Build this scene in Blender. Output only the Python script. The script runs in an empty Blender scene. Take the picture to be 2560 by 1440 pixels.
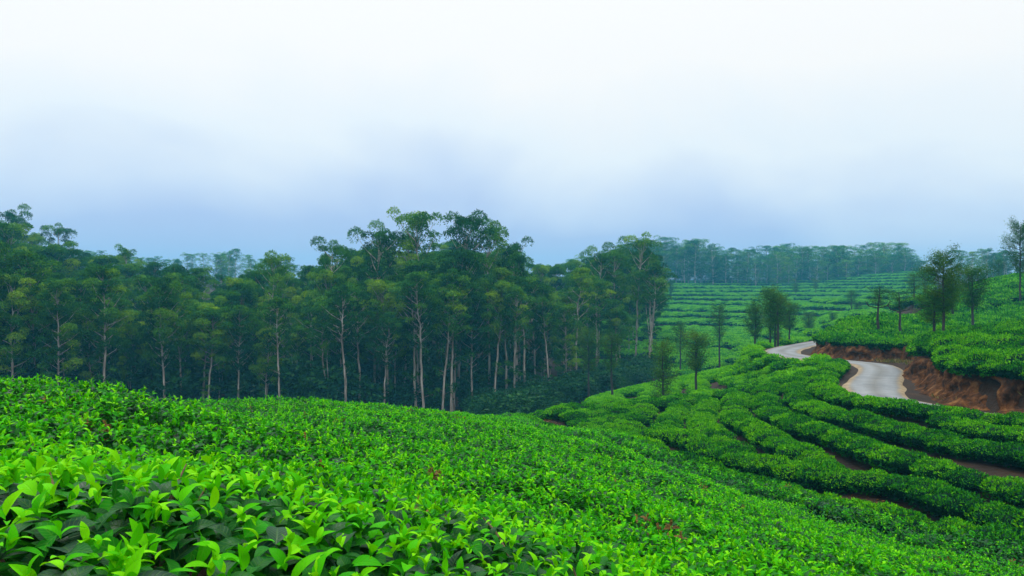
import bpy, math, random
import numpy as np
from mathutils import Matrix, Vector

# ------------------------------------------------------------------ camera, sky, sun, exposure
SC = bpy.context.scene
COL = SC.collection
R = math.radians
F = 2009.0                      # focal length in photo pixels (photo is 2560 x 1440)
cam_d = bpy.data.cameras.new('camera')
cam_d.lens = 36.0 * F / 2560.0
cam_d.sensor_width = 36.0
cam_d.clip_start = 0.05
cam_d.clip_end = 3000.0
cam = bpy.data.objects.new('camera', cam_d)
COL.objects.link(cam)
cam.location = (0, 0, 0)
cam.rotation_euler = (R(90), 0, 0)
SC.camera = cam

SUN_EL, SUN_AZ = 58.0, -35.0    # azimuth measured from +Y (view direction) towards +X
world = bpy.data.worlds.new('World')
SC.world = world
world.use_nodes = True
wt = world.node_tree
wt.nodes.clear()


def N(t, typ, **kw):
    n = t.nodes.new(typ)
    for k, v in kw.items():
        setattr(n, k, v)
    return n


def math_node(t, op, a, b=None, clamp=False):
    n = N(t, 'ShaderNodeMath', operation=op, use_clamp=clamp)
    for i, v in enumerate((a, b)):
        if v is None:
            continue
        if isinstance(v, (int, float)):
            n.inputs[i].default_value = v
        else:
            t.links.new(v, n.inputs[i])
    return n.outputs[0]


def ramp(t, fac, stops, interp='LINEAR'):
    n = N(t, 'ShaderNodeValToRGB')
    cr = n.color_ramp
    cr.interpolation = interp
    while len(cr.elements) < len(stops):
        cr.elements.new(0.5)
    for e, (p, c) in zip(cr.elements, stops):
        e.position = p
        e.color = (*c, 1.0) if len(c) == 3 else c
    if fac is not None:
        t.links.new(fac, n.inputs[0])
    return n.outputs[0]


sky = N(wt, 'ShaderNodeTexSky', sky_type='NISHITA')
sky.sun_disc = False
sky.sun_elevation = R(SUN_EL)
sky.sun_rotation = R(SUN_AZ)
sky.altitude = 1500.0
sky.dust_density = 2.0
tc = N(wt, 'ShaderNodeTexCoord')
sep = N(wt, 'ShaderNodeSeparateXYZ')
wt.links.new(tc.outputs['Generated'], sep.inputs[0])
# overcast cloud layer: lavender low down, white above, brightest overhead; soft uneven billows
mp = N(wt, 'ShaderNodeMapping')
mp.inputs['Scale'].default_value = (1.0, 1.0, 1.6)
mp.inputs['Location'].default_value = (1.104, -3.484, -1.954)
wt.links.new(tc.outputs['Generated'], mp.inputs['Vector'])
nz = N(wt, 'ShaderNodeTexNoise')
nz.inputs['Scale'].default_value = 2.9
nz.inputs['Detail'].default_value = 5.0
nz.inputs['Roughness'].default_value = 0.45
nz.inputs['Distortion'].default_value = 0.3
wt.links.new(mp.outputs[0], nz.inputs['Vector'])
wob = math_node(wt, 'MULTIPLY', math_node(wt, 'SUBTRACT', nz.outputs[0], 0.5), 0.30)
elev = math_node(wt, 'ADD', sep.outputs[2], wob)
elev = math_node(wt, 'MAXIMUM', elev, 0.0)
cloud = ramp(wt, elev, [(0.0, (0.44, 0.56, 0.86)), (0.06, (0.48, 0.60, 0.88)), (0.115, (0.66, 0.77, 0.95)),
                        (0.18, (0.88, 0.95, 1.0)), (0.27, (1.0, 1.0, 0.985)), (1.0, (1.0, 1.0, 1.0))])
gain = ramp(wt, sep.outputs[2], [(0.0, (0.345,) * 3), (0.17, (0.345,) * 3), (0.34, (0.36,) * 3), (1.0, (1.0,) * 3)])
mulc = N(wt, 'ShaderNodeMix', data_type='RGBA', blend_type='MULTIPLY')
mulc.inputs[0].default_value = 1.0
wt.links.new(cloud, mulc.inputs[6])
wt.links.new(gain, mulc.inputs[7])
SKY_STRENGTH = 0.12
boost = N(wt, 'ShaderNodeVectorMath', operation='SCALE')
boost.inputs['Scale'].default_value = 2.95 / SKY_STRENGTH
wt.links.new(mulc.outputs[2], boost.inputs[0])
mixc = N(wt, 'ShaderNodeMix', data_type='RGBA')
mixc.inputs[0].default_value = 0.94
wt.links.new(sky.outputs[0], mixc.inputs[6])
wt.links.new(boost.outputs[0], mixc.inputs[7])
bg = N(wt, 'ShaderNodeBackground')
bg.inputs['Strength'].default_value = SKY_STRENGTH
wt.links.new(mixc.outputs[2], bg.inputs['Color'])
wo = N(wt, 'ShaderNodeOutputWorld')
wt.links.new(bg.outputs[0], wo.inputs['Surface'])

sun_d = bpy.data.lights.new('sun', 'SUN')
sun_d.energy = 1.5
sun_d.angle = R(14)
sun_d.color = (1.0, 0.96, 0.88)
sun = bpy.data.objects.new('sun', sun_d)
COL.objects.link(sun)
sun.location = (-20, 40, 60)
sd = Vector((math.sin(R(SUN_AZ)) * math.cos(R(SUN_EL)), math.cos(R(SUN_AZ)) * math.cos(R(SUN_EL)), math.sin(R(SUN_EL))))
sun.rotation_euler = sd.to_track_quat('Z', 'Y').to_euler()

vs = SC.view_settings
SC.display_settings.display_device = 'sRGB'
vs.view_transform = 'Standard'
vs.look = 'None'
vs.exposure = 0.0
vs.gamma = 1.0
vs.use_curve_mapping = False
SC.render.engine = 'CYCLES'
cy = SC.cycles
cy.use_denoising = True
cy.max_bounces = 4
cy.diffuse_bounces = 2
cy.glossy_bounces = 2
cy.transmission_bounces = 3
cy.volume_bounces = 0
cy.transparent_max_bounces = 4
cy.sample_clamp_indirect = 4.0

rng = np.random.default_rng(11)
random.seed(11)


# ------------------------------------------------------------------ numeric helpers
def proj(px, py, d):
    return np.array([(px - 1280.0) / F * d, d, -(py - 720.0) / F * d])


def to_px(p):
    p = np.asarray(p, float)
    return np.stack([1280 + F * p[..., 0] / p[..., 1], 720 - F * p[..., 2] / p[..., 1]], -1)


def sstep(a, b, x):
    t = np.clip((x - a) / (b - a), 0, 1)
    return t * t * (3 - 2 * t)


def _hash(ix, iy, seed):
    n = (ix.astype(np.int64) * 374761393 + iy.astype(np.int64) * 668265263 + seed * 974711) & 0xffffffff
    n = ((n ^ (n >> 13)) * 1274126177) & 0xffffffff
    return ((n ^ (n >> 16)) & 0xffff) / 65535.0


def vnoise(x, y, s, seed=0):
    x = np.asarray(x, float) / s
    y = np.asarray(y, float) / s
    ix, iy = np.floor(x), np.floor(y)
    fx, fy = x - ix, y - iy
    fx, fy = fx * fx * (3 - 2 * fx), fy * fy * (3 - 2 * fy)
    a, b = _hash(ix, iy, seed), _hash(ix + 1, iy, seed)
    c, d = _hash(ix, iy + 1, seed), _hash(ix + 1, iy + 1, seed)
    return (a * (1 - fx) + b * fx) * (1 - fy) + (c * (1 - fx) + d * fx) * fy


def fbm(x, y, s, seed=0, o=3):
    v, a, t = 0, 1, 0
    for i in range(o):
        v = v + a * vnoise(x, y, s / 2 ** i, seed + i * 17)
        t += a
        a *= 0.5
    return v / t


def dist_poly(x, y, poly):
    x, y = np.asarray(x, float), np.asarray(y, float)
    best = np.full(x.shape, 1e9)
    par = np.zeros(x.shape)
    acc = 0.0
    for a, b in zip(poly[:-1], poly[1:]):
        e = b[:2] - a[:2]
        L = np.hypot(*e)
        t = np.clip(((x - a[0]) * e[0] + (y - a[1]) * e[1]) / (L * L), 0, 1)
        q = np.hypot(x - a[0] - t * e[0], y - a[1] - t * e[1])
        m = q < best
        best = np.where(m, q, best)
        par = np.where(m, acc + t * L, par)
        acc += L
    return best, par


def inside(x, y, poly):
    x, y = np.asarray(x, float), np.asarray(y, float)
    r = np.zeros(x.shape, bool)
    n = len(poly)
    for i in range(n):
        a, b = poly[i], poly[(i + 1) % n]
        if a[1] == b[1]:
            continue
        c = ((a[1] > y) != (b[1] > y)) & (x < (b[0] - a[0]) * (y - a[1]) / (b[1] - a[1]) + a[0])
        r ^= c
    return r


def resample(poly, step):
    poly = np.asarray(poly, float)
    # Catmull-Rom first, then even spacing
    P = np.vstack([2 * poly[0] - poly[1], poly, 2 * poly[-1] - poly[-2]])
    out = []
    for i in range(1, len(P) - 2):
        for t in np.linspace(0, 1, 12, endpoint=False):
            p0, p1, p2, p3 = P[i - 1:i + 3]
            out.append(0.5 * (2 * p1 + (p2 - p0) * t + (2 * p0 - 5 * p1 + 4 * p2 - p3) * t * t + (3 * p1 - p0 - 3 * p2 + p3) * t ** 3))
    out.append(poly[-1])
    out = np.array(out)
    s = np.r_[0, np.cumsum(np.linalg.norm(np.diff(out[:, :2], axis=0), axis=1))]
    u = np.arange(0, s[-1], step)
    return np.stack([np.interp(u, s, out[:, k]) for k in range(out.shape[1])], 1)


# ------------------------------------------------------------------ the lie of the land
TEA_H = 0.62
ROAD = np.array([(26, 15.8, -3.9), (22, 17.9, -3.9), (18.4, 20.3, -3.9), (15.4, 22.7, -3.9), (14.0, 24.5, -3.9), (13.3, 26.5, -3.9), (13.15, 28.6, -3.9), (14.1, 31.3, -3.9), (15.4, 34, -3.9),
                 (17.0, 37, -3.9), (17.9, 39.2, -3.9), (18.2, 40.9, -3.9), (17.5, 42.5, -3.9), (16.6, 44.2, -3.9), (16.2, 46.5, -3.92), (16.6, 49.5, -3.96), (18.2, 53, -4.0), (21.5, 58, -4.05),
                 (27, 65, -4.1), (36, 75, -4.2)], float)
BANK = np.array([(37.5, 72.5, -4.2), (28.5, 63, -4.1), (23, 56.2, -4.05), (19.8, 51.5, -4.0), (18.1, 48.6, -3.95), (17.8, 46.3, -3.9), (18.5, 44.6, -3.9), (19.7, 43.3, -3.9), (20.6, 42.3, -3.9), (20.5, 40.7, -3.9),
                 (19.2, 38.7, -3.9), (17.6, 36.2, -3.9), (16.9, 33.6, -3.9), (15.6, 30.5, -3.9), (14.9, 28, -3.9), (15.0, 26, -3.9), (15.7, 24.4, -3.9), (17.2, 22.6, -3.9), (20, 20.3, -3.9), (23.5, 18, -3.9), (27.5, 15.8, -3.9)], float)
HILL_AREA = [*BANK[:, :2], np.array([90, 10.]), np.array([160, 120.]), np.array([60, 130.]), np.array([45, 95.])]
BANK_H = 1.0


def bank_h(q):
    return BANK_H * (0.35 + 0.5 * sstep(12, 30, q) + 0.22 * sstep(44, 52, q))


def bank_sd(x, y):
    d, s = dist_poly(x, y, BANK)
    return np.where(inside(x, y, HILL_AREA), d, -d), s


def bank_step(x, y):
    d, s = bank_sd(x, y)
    h = bank_h(s)
    return h * sstep(0.35, 0.85, d)


CP = []          # x, y, ground z, softness


def cp(px, py, d, tea=True):
    p = proj(px, py, d)
    z = p[2] - (TEA_H if tea else 0)
    CP.append((p[0], p[1], z - float(bank_step(p[0], p[1])), (0.22 if d < 12 else 0.08 if d < 70 else 0.13) * d + 0.4))


def cpw(x, y, z):
    CP.append((x, y, z, 0.22 * math.hypot(x, y) + 1.0))


for a in [(0, 1440, 1.45), (640, 1440, 1.75), (1280, 1440, 2.3), (1900, 1440, 4.6), (2450, 1440, 10.0),
          (0, 1200, 2.4), (0, 1050, 4.8), (0, 962, 8.2), (330, 990, 7.4), (560, 1010, 15.5), (700, 1009, 19), (1000, 1032, 24), (1270, 1048, 29),
          (-700, 960, 8.5), (-700, 1200, 2.6),
          (700, 1200, 4.4), (700, 1080, 9), (1280, 1200, 6.2), (1280, 1100, 12), (1600, 1200, 10), (1600, 1150, 15), (2000, 1320, 9.8), (2250, 1390, 10.2), (1700, 1168, 18.5), (1900, 1235, 16.3), (2100, 1295, 14.4), (2300, 1350, 12.8), (2500, 1405, 11.6),
          (1350, 1068, 29), (1450, 1082, 27)]:
    cp(*a)
for a in [(1330, 1058, 37), (1600, 1118, 25.6), (1760, 1178, 21.6), (2069, 1254, 18), (2387, 1338, 15), (2560, 1384, 14), (2900, 1460, 12.6)]:
    cp(*a, tea=False)
for a in [(2237, 995, 24.6), (2237, 1060, 21.5), (2237, 1130, 19), (2237, 1200, 17.2), (2112, 960, 29.5), (2000, 952, 31.5), (2000, 1000, 27.5), (2000, 1050, 24), (2000, 1100, 21.5), (2000, 1180, 19.4),
          (2450, 1060, 20.5), (2450, 1150, 17.5), (2450, 1250, 15.6), (1800, 1120, 22.5), (1800, 1050, 26.5), (1650, 1060, 30), (1650, 1030, 34),
          (1420, 1025, 44), (1300, 1042, 48), (1400, 1000, 49), (1600, 1000, 42), (1800, 978, 37), (1950, 948, 34.5), (2095, 914, 36),
          (1600, 992, 53), (1850, 962, 45), (1490, 988, 63), (1700, 943, 62), (1913, 893, 46), (1960, 888, 45), (1850, 915, 47), (1850, 907, 55), (1750, 970, 52), (2000, 914, 42), (2060, 908, 40.5), (1940, 882, 50), (1900, 896, 58), (1930, 950, 39), (1990, 935, 38.5), (1940, 925, 43), (2020, 918, 40)]:
    cp(*a)
for p in ROAD[1:-1]:
    CP.append((p[0], p[1], p[2], 3.0))
for a in [(2100, 842, 47.5), (2060, 850, 50), (2200, 848, 46.5), (2260, 860, 45.5), (2150, 806, 61), (2300, 750, 77), (2440, 708, 90), (2560, 688, 95), (2400, 806, 56), (2500, 768, 66), (2800, 655, 90),
          (2560, 808, 37), (2400, 842, 36), (2300, 872, 40), (2320, 872, 34), (2560, 890, 26.5), (2430, 885, 29), (2800, 790, 34), (2750, 900, 24.5)]:
    cp(*a)
for a in [(1700, 918, 100), (1900, 890, 96), (1750, 838, 150), (1750, 765, 200), (1850, 726, 260), (1700, 708, 280), (2100, 775, 170), (2180, 762, 200), (1950, 740, 225),
          (2480, 690, 200), (2300, 730, 240)]:
    cp(*a)
for a in [(1200, 1035, 78), (1300, 1012, 81), (1450, 978, 87), (1600, 938, 98), (1100, 1085, 58), (1300, 1060, 62), (1450, 1015, 72)]:
    cp(*a, tea=False)
for a in [(-9, 14, -3.1), (-16, 12, -3.0), (-9, 30, -6.4), (-2, 40, -8.2), (4, 48, -9.2), (-20, 45, -9.0), (-45, 65, -9.5), (-20, 68, -11), (-60, 100, -8), (-20, 100, -9.5), (-70, 150, -3), (-30, 150, -5),
          (10, 130, -8), (-150, 250, 6), (-60, 280, -2), (20, 280, 0), (70, 300, 1.5), (150, 300, 3), (200, 200, 4), (160, 110, 4),
          (-150, 60, -6), (0, -20, -0.9), (-30, -10, 0.3), (30, -15, -3.5), (60, 0, -3.5), (-120, -80, 0), (120, -80, -3), (0, -150, 0),
          (0, 600, 4), (-500, 500, 8), (500, 500, 6), (500, 0, 4), (-500, 0, 2), (0, -500, 0)]:
    cpw(*a)
CP = np.array(CP)


def _kern(x, y):
    r2 = (x[:, None] - CP[None, :, 0]) ** 2 + (y[:, None] - CP[None, :, 1]) ** 2
    return np.sqrt(r2 + CP[None, :, 3] ** 2) - CP[None, :, 3]


_A = np.hstack([_kern(CP[:, 0], CP[:, 1]), np.ones((len(CP), 1))])
_W = np.linalg.solve(_A.T @ _A + 2e-3 * np.eye(_A.shape[1]), _A.T @ CP[:, 2])


def ground(x, y):
    x, y = np.broadcast_arrays(np.asarray(x, float), np.asarray(y, float))
    sh = x.shape
    xf, yf = x.ravel(), y.ravel()
    z = np.empty(xf.shape)
    for i in range(0, len(xf), 20000):
        s = slice(i, i + 20000)
        z[s] = np.hstack([_kern(xf[s], yf[s]), np.ones((len(xf[s]), 1))]) @ _W
    d, par = dist_poly(xf, yf, ROAD)
    acc = np.r_[0, np.cumsum(np.linalg.norm(np.diff(ROAD[:, :2], axis=0), axis=1))]
    rz = np.interp(par, acc, ROAD_Z)
    k = 1 - sstep(1.5, 2.6, d)
    z = z * (1 - k) + (rz - 0.03) * k
    z = z + bank_step(xf, yf)
    return z.reshape(sh)


ROAD_Z = np.convolve(np.r_[[ROAD[0, 2]] * 2, ROAD[:, 2], [ROAD[-1, 2]] * 2], np.ones(5) / 5, 'valid')


def hit(px, py, h=TEA_H, dmin=4.0, dmax=130.0):
    d = np.geomspace(dmin, dmax, 500)
    x = (px - 1280) / F * d
    z = -(py - 720) / F * d
    m = z <= ground(x, d) + h
    i = int(np.argmax(m)) if m.any() else len(d) - 1
    return np.array([x[i], d[i], z[i]])


# ------------------------------------------------------------------ materials
def mat_new(name):
    m = bpy.data.materials.new(name)
    m.use_nodes = True
    t = m.node_tree
    t.nodes.clear()
    return m, t


def leaf_mat(name, stops, rough=0.45, spec=0.35, trans=0.3, var=0.25, trans_tint=(1.0, 1.0, 0.55), old_gloss=0.0, veins=False):
    m, t = mat_new(name)
    at = N(t, 'ShaderNodeAttribute', attribute_name='tone')
    oi = N(t, 'ShaderNodeObjectInfo')
    f = math_node(t, 'ADD', at.outputs['Fac'], math_node(t, 'MULTIPLY', math_node(t, 'SUBTRACT', oi.outputs['Random'], 0.5), var), True)
    c = ramp(t, f, stops)
    p = N(t, 'ShaderNodeBsdfPrincipled')
    if veins:          # pale midrib and herringbone side veins from the blade's own coordinates
        rib = N(t, 'ShaderNodeAttribute', attribute_name='rib').outputs['Fac']
        alo = N(t, 'ShaderNodeAttribute', attribute_name='along').outputs['Fac']
        mid = math_node(t, 'MULTIPLY', math_node(t, 'SUBTRACT', rib, 0.86, True), 5.0, True)
        wv = math_node(t, 'SINE', math_node(t, 'ADD', math_node(t, 'MULTIPLY', alo, 50.0), math_node(t, 'MULTIPLY', rib, 9.0)))
        wv = math_node(t, 'MULTIPLY', math_node(t, 'SUBTRACT', wv, 0.55, True), 1.2)
        vv_ = math_node(t, 'MAXIMUM', mid, wv)
        mv = N(t, 'ShaderNodeMix', data_type='RGBA')
        t.links.new(math_node(t, 'MULTIPLY', vv_, 0.22), mv.inputs[0])
        t.links.new(c, mv.inputs[6])
        mv.inputs[7].default_value = (0.20, 0.42, 0.04, 1)
        c = mv.outputs[2]
        bpn = N(t, 'ShaderNodeBump', invert=True)
        bpn.inputs['Strength'].default_value = 0.35
        bpn.inputs['Distance'].default_value = 0.004
        t.links.new(vv_, bpn.inputs['Height'])
        t.links.new(bpn.outputs[0], p.inputs['Normal'])
    t.links.new(c, p.inputs['Base Color'])
    p.inputs['Roughness'].default_value = rough
    p.inputs['Specular IOR Level'].default_value = spec
    if old_gloss:      # mature leaves are leathery and shinier than young ones
        g_ = math_node(t, 'MULTIPLY', math_node(t, 'SUBTRACT', 0.5, f, True), old_gloss * 2)
        t.links.new(math_node(t, 'ADD', g_, spec), p.inputs['Specular IOR Level'])
    tr = N(t, 'ShaderNodeBsdfTranslucent')
    mx = N(t, 'ShaderNodeMix', data_type='RGBA', blend_type='MULTIPLY')
    mx.inputs[0].default_value = 1.0
    t.links.new(c, mx.inputs[6])
    mx.inputs[7].default_value = (*trans_tint, 1)
    t.links.new(mx.outputs[2], tr.inputs['Color'])
    ms = N(t, 'ShaderNodeMixShader')
    ms.inputs[0].default_value = trans
    t.links.new(p.outputs[0], ms.inputs[1])
    t.links.new(tr.outputs[0], ms.inputs[2])
    o = N(t, 'ShaderNodeOutputMaterial')
    t.links.new(ms.outputs[0], o.inputs['Surface'])
    return m


def noise_mat(name, stops, scale, detail=6, rough=0.9, bump=0.0, bump_scale=None, stretch=(1, 1, 1), coord='Object', spec=0.2, dist=0.0):
    m, t = mat_new(name)
    tcn = N(t, 'ShaderNodeTexCoord')
    mpn = N(t, 'ShaderNodeMapping')
    mpn.inputs['Scale'].default_value = stretch
    t.links.new(tcn.outputs[coord], mpn.inputs[0])
    n = N(t, 'ShaderNodeTexNoise')
    n.inputs['Scale'].default_value = scale
    n.inputs['Detail'].default_value = detail
    n.inputs['Roughness'].default_value = 0.6
    n.inputs['Distortion'].default_value = dist
    t.links.new(mpn.outputs[0], n.inputs['Vector'])
    c = ramp(t, n.outputs[0], stops)
    p = N(t, 'ShaderNodeBsdfPrincipled')
    p.inputs['Roughness'].default_value = rough
    p.inputs['Specular IOR Level'].default_value = spec
    t.links.new(c, p.inputs['Base Color'])
    if bump:
        n2 = N(t, 'ShaderNodeTexNoise')
        n2.inputs['Scale'].default_value = bump_scale or scale * 3
        n2.inputs['Detail'].default_value = 8
        t.links.new(mpn.outputs[0], n2.inputs['Vector'])
        b = N(t, 'ShaderNodeBump')
        b.inputs['Strength'].default_value = bump
        b.inputs['Distance'].default_value = 0.1
        t.links.new(n2.outputs[0], b.inputs['Height'])
        t.links.new(b.outputs[0], p.inputs['Normal'])
    o = N(t, 'ShaderNodeOutputMaterial')
    t.links.new(p.outputs[0], o.inputs['Surface'])
    return m


M = {}
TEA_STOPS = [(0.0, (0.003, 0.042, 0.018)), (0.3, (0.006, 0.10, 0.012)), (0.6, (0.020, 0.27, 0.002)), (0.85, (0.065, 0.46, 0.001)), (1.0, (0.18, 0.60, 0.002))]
M['tea_near'] = leaf_mat('tea_leaf_near', TEA_STOPS, rough=0.40, spec=0.02, trans=0.26, var=0.5, old_gloss=0.13, veins=True)
M['tea_near_joined'] = leaf_mat('tea_leaf_near_joined', TEA_STOPS, rough=0.40, spec=0.02, trans=0.30, var=0.0, old_gloss=0.13, veins=True)
M['tea'] = leaf_mat('tea_leaf', [(0.0, (0.002, 0.024, 0.010)), (0.3, (0.006, 0.085, 0.012)), (0.65, (0.038, 0.27, 0.002)), (1.0, (0.15, 0.47, 0.001))], rough=0.55, spec=0.025, trans=0.22, var=0.5)
M['euc'] = leaf_mat('eucalyptus_leaf', [(0.0, (0.008, 0.055, 0.012)), (0.4, (0.028, 0.14, 0.012)), (0.75, (0.09, 0.25, 0.008)), (1.0, (0.20, 0.36, 0.006))], rough=0.6, spec=0.02, trans=0.25, var=0.6)
M['oak'] = leaf_mat('silver_oak_leaf', [(0.0, (0.010, 0.06, 0.016)), (0.5, (0.035, 0.13, 0.016)), (1.0, (0.10, 0.20, 0.014))], rough=0.6, spec=0.02, trans=0.25, var=0.3)
M['shrub'] = leaf_mat('shrub_leaf', [(0.0, (0.004, 0.03, 0.010)), (0.5, (0.012, 0.075, 0.016)), (1.0, (0.03, 0.13, 0.014))], rough=0.5, spec=0.1, trans=0.25, var=0.3)
M['dry'] = leaf_mat('dry_leaf', [(0.0, (0.04, 0.022, 0.008)), (1.0, (0.21, 0.125, 0.035))], rough=0.8, spec=0.1, trans=0.15)
M['grass'] = leaf_mat('dry_grass', [(0.0, (0.06, 0.09, 0.02)), (1.0, (0.22, 0.19, 0.07))], rough=0.8, spec=0.1, trans=0.2)
M['bark_pale'] = noise_mat('pale_bark', [(0.3, (0.09, 0.07, 0.055)), (0.5, (0.30, 0.26, 0.22)), (0.7, (0.58, 0.55, 0.48))], 1.3, stretch=(3, 3, 0.35), bump=0.3)
M['bark_dark'] = noise_mat('dark_bark', [(0.3, (0.018, 0.018, 0.018)), (0.6, (0.05, 0.048, 0.046)), (0.8, (0.09, 0.088, 0.085))], 3.0, stretch=(2, 2, 0.5), bump=0.3)
M['twig'] = noise_mat('tea_twig', [(0.3, (0.06, 0.035, 0.018)), (0.7, (0.22, 0.16, 0.09))], 20.0, bump=0.2)
M['core'] = noise_mat('tea_inner', [(0.3, (0.008, 0.03, 0.008)), (0.7, (0.02, 0.055, 0.012))], 9.0, bump=0.8, bump_scale=30)
M['soil'] = noise_mat('plantation_soil', [(0.3, (0.009, 0.005, 0.003)), (0.55, (0.022, 0.011, 0.005)), (0.75, (0.048, 0.025, 0.012))], 0.9, detail=10, bump=0.5, bump_scale=9)
M['forest_floor'] = M['soil']


# ------------------------------------------------------------------ mesh helpers
def mesh_obj(name, v, f, mat, tone=None, parent=None, smooth=False, link=True):
    me = bpy.data.meshes.new(name)
    v = np.asarray(v, np.float32)
    f = np.asarray(f, np.int32)
    k = f.shape[1]
    me.vertices.add(len(v))
    me.vertices.foreach_set('co', v.ravel())
    me.loops.add(len(f) * k)
    me.loops.foreach_set('vertex_index', f.ravel())
    me.polygons.add(len(f))
    me.polygons.foreach_set('loop_start', np.arange(0, len(f) * k, k, dtype=np.int32))
    if smooth:
        me.polygons.foreach_set('use_smooth', np.ones(len(f), bool))
    if tone is not None:
        tone = np.asarray(tone, np.float32)
        for k_, an in enumerate(('tone', 'rib', 'along') if tone.ndim == 2 else ('tone',)):
            a = me.attributes.new(an, 'FLOAT', 'POINT')
            a.data.foreach_set('value', np.ascontiguousarray(tone[:, k_] if tone.ndim == 2 else tone))
    me.materials.append(mat)
    me.update(calc_edges=True)
    o = bpy.data.objects.new(name, me)
    if link:
        COL.objects.link(o)
    if parent:
        o.parent = parent
    return o


def tag(o, label=None, cat=None, group=None, kind=None):
    if label:
        o['label'] = label
    if cat:
        o['category'] = cat
    if group:
        o['group'] = group
    if kind:
        o['kind'] = kind
    return o


def empty(name, loc, rz=0.0, sc=1.0):
    o = bpy.data.objects.new(name, None)
    o.empty_display_size = 0.3
    o.location = loc
    o.rotation_euler = (0, 0, rz)
    o.scale = (sc, sc, sc) if isinstance(sc, (int, float)) else sc
    COL.objects.link(o)
    return o


def tube(path, rad, n=6):
    path = np.asarray(path, float)
    rad = np.asarray(rad, float)
    t = np.gradient(path, axis=0)
    t /= np.linalg.norm(t, axis=1)[:, None] + 1e-9
    ref = np.array([0.3, 0.9, 0.1]) if abs(t[0, 2]) > 0.6 else np.array([0, 0, 1.0])
    a = np.cross(t, ref)
    a /= np.linalg.norm(a, axis=1)[:, None] + 1e-9
    b = np.cross(t, a)
    ang = np.linspace(0, 2 * np.pi, n, endpoint=False)
    v = path[:, None] + rad[:, None, None] * (np.cos(ang)[None, :, None] * a[:, None] + np.sin(ang)[None, :, None] * b[:, None])
    m = len(path)
    i = np.arange(m - 1)[:, None] * n
    j = np.arange(n)[None]
    q = np.stack([i + j, i + (j + 1) % n, i + n + (j + 1) % n, i + n + j], -1).reshape(-1, 4)
    return v.reshape(-1, 3), q


def merge(parts):
    V, Fc, T, o = [], [], [], 0
    for p in parts:
        V.append(p[0])
        Fc.append(np.asarray(p[1]) + o)
        if len(p) > 2:
            T.append(p[2])
        o += len(p[0])
    return (np.vstack(V), np.vstack(Fc)) + ((np.concatenate(T),) if T else ())


def unit(v):
    return v / (np.linalg.norm(v, axis=-1, keepdims=True) + 1e-9)


def leaf_quads(pos, axis, nrm, L, W, tone, bend=0.25):
    """pointed leaf blades (one bent diamond each) at pos, growing along axis, facing nrm"""
    axis = unit(axis)
    side = unit(np.cross(axis, nrm))
    nn = np.cross(side, axis)
    L = np.asarray(L)[:, None]
    W = np.asarray(W)[:, None]
    p0 = pos
    p1 = pos + axis * L * 0.45 + side * W * 0.5 + nn * L * bend * 0.3
    p2 = pos + axis * L - nn * L * bend * 0.6
    p3 = pos + axis * L * 0.45 - side * W * 0.5 + nn * L * bend * 0.3
    v = np.stack([p0, p1, p2, p3], 1).reshape(-1, 3)
    f = np.arange(len(v)).reshape(-1, 4)
    return v, f, np.repeat(tone, 4)


def rand_dirs(n, r=rng):
    return unit(r.normal(size=(n, 3)))


# a modelled tea leaf blade: midrib fold, drooping tip, tapered ends
def leaf_blade(L, W, curl, fold, rows=5):
    V = [[0, 0, 0]]
    for t in np.linspace(0, 1, rows + 2)[1:-1]:
        w = W * 0.5 * math.sin(math.pi * t ** 0.85) ** 0.75
        z = 0.18 * t * L * (1 - t) * 2 - curl * L * t * t
        y = L * t * (1 - 0.15 * curl * t)
        V += [[-w, y, z + fold * w], [0, y, z], [w, y, z + fold * w]]
    V.append([0, L * (1 - 0.15 * curl), -curl * L])
    Fc = []
    n = rows
    Fc += [[0, 2, 1], [0, 3, 2]]
    for r in range(n - 1):
        a, b = 1 + 3 * r, 4 + 3 * r
        Fc += [[a, a + 1, b + 1], [a, b + 1, b], [a + 1, a + 2, b + 2], [a + 1, b + 2, b + 1]]
    a, tip = 1 + 3 * (n - 1), len(V) - 1
    Fc += [[a, a + 1, tip], [a + 1, a + 2, tip]]
    return np.array(V, float), np.array(Fc)


def blade_attr(rows, tone):
    t_ = np.linspace(0, 1, rows + 2)
    return np.array([[tone, 1, 0]] + [[tone, r_, x] for x in t_[1:-1] for r_ in (0, 1, 0)] + [[tone, 1, 1]])


def rot_zxz(az, el, roll):
    """matrix taking +Y to azimuth az, elevation el, with roll about the blade's own axis"""
    return np.array(Matrix.Rotation(az, 3, 'Z') @ Matrix.Rotation(el, 3, 'X') @ Matrix.Rotation(roll, 3, 'Y'))


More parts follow.
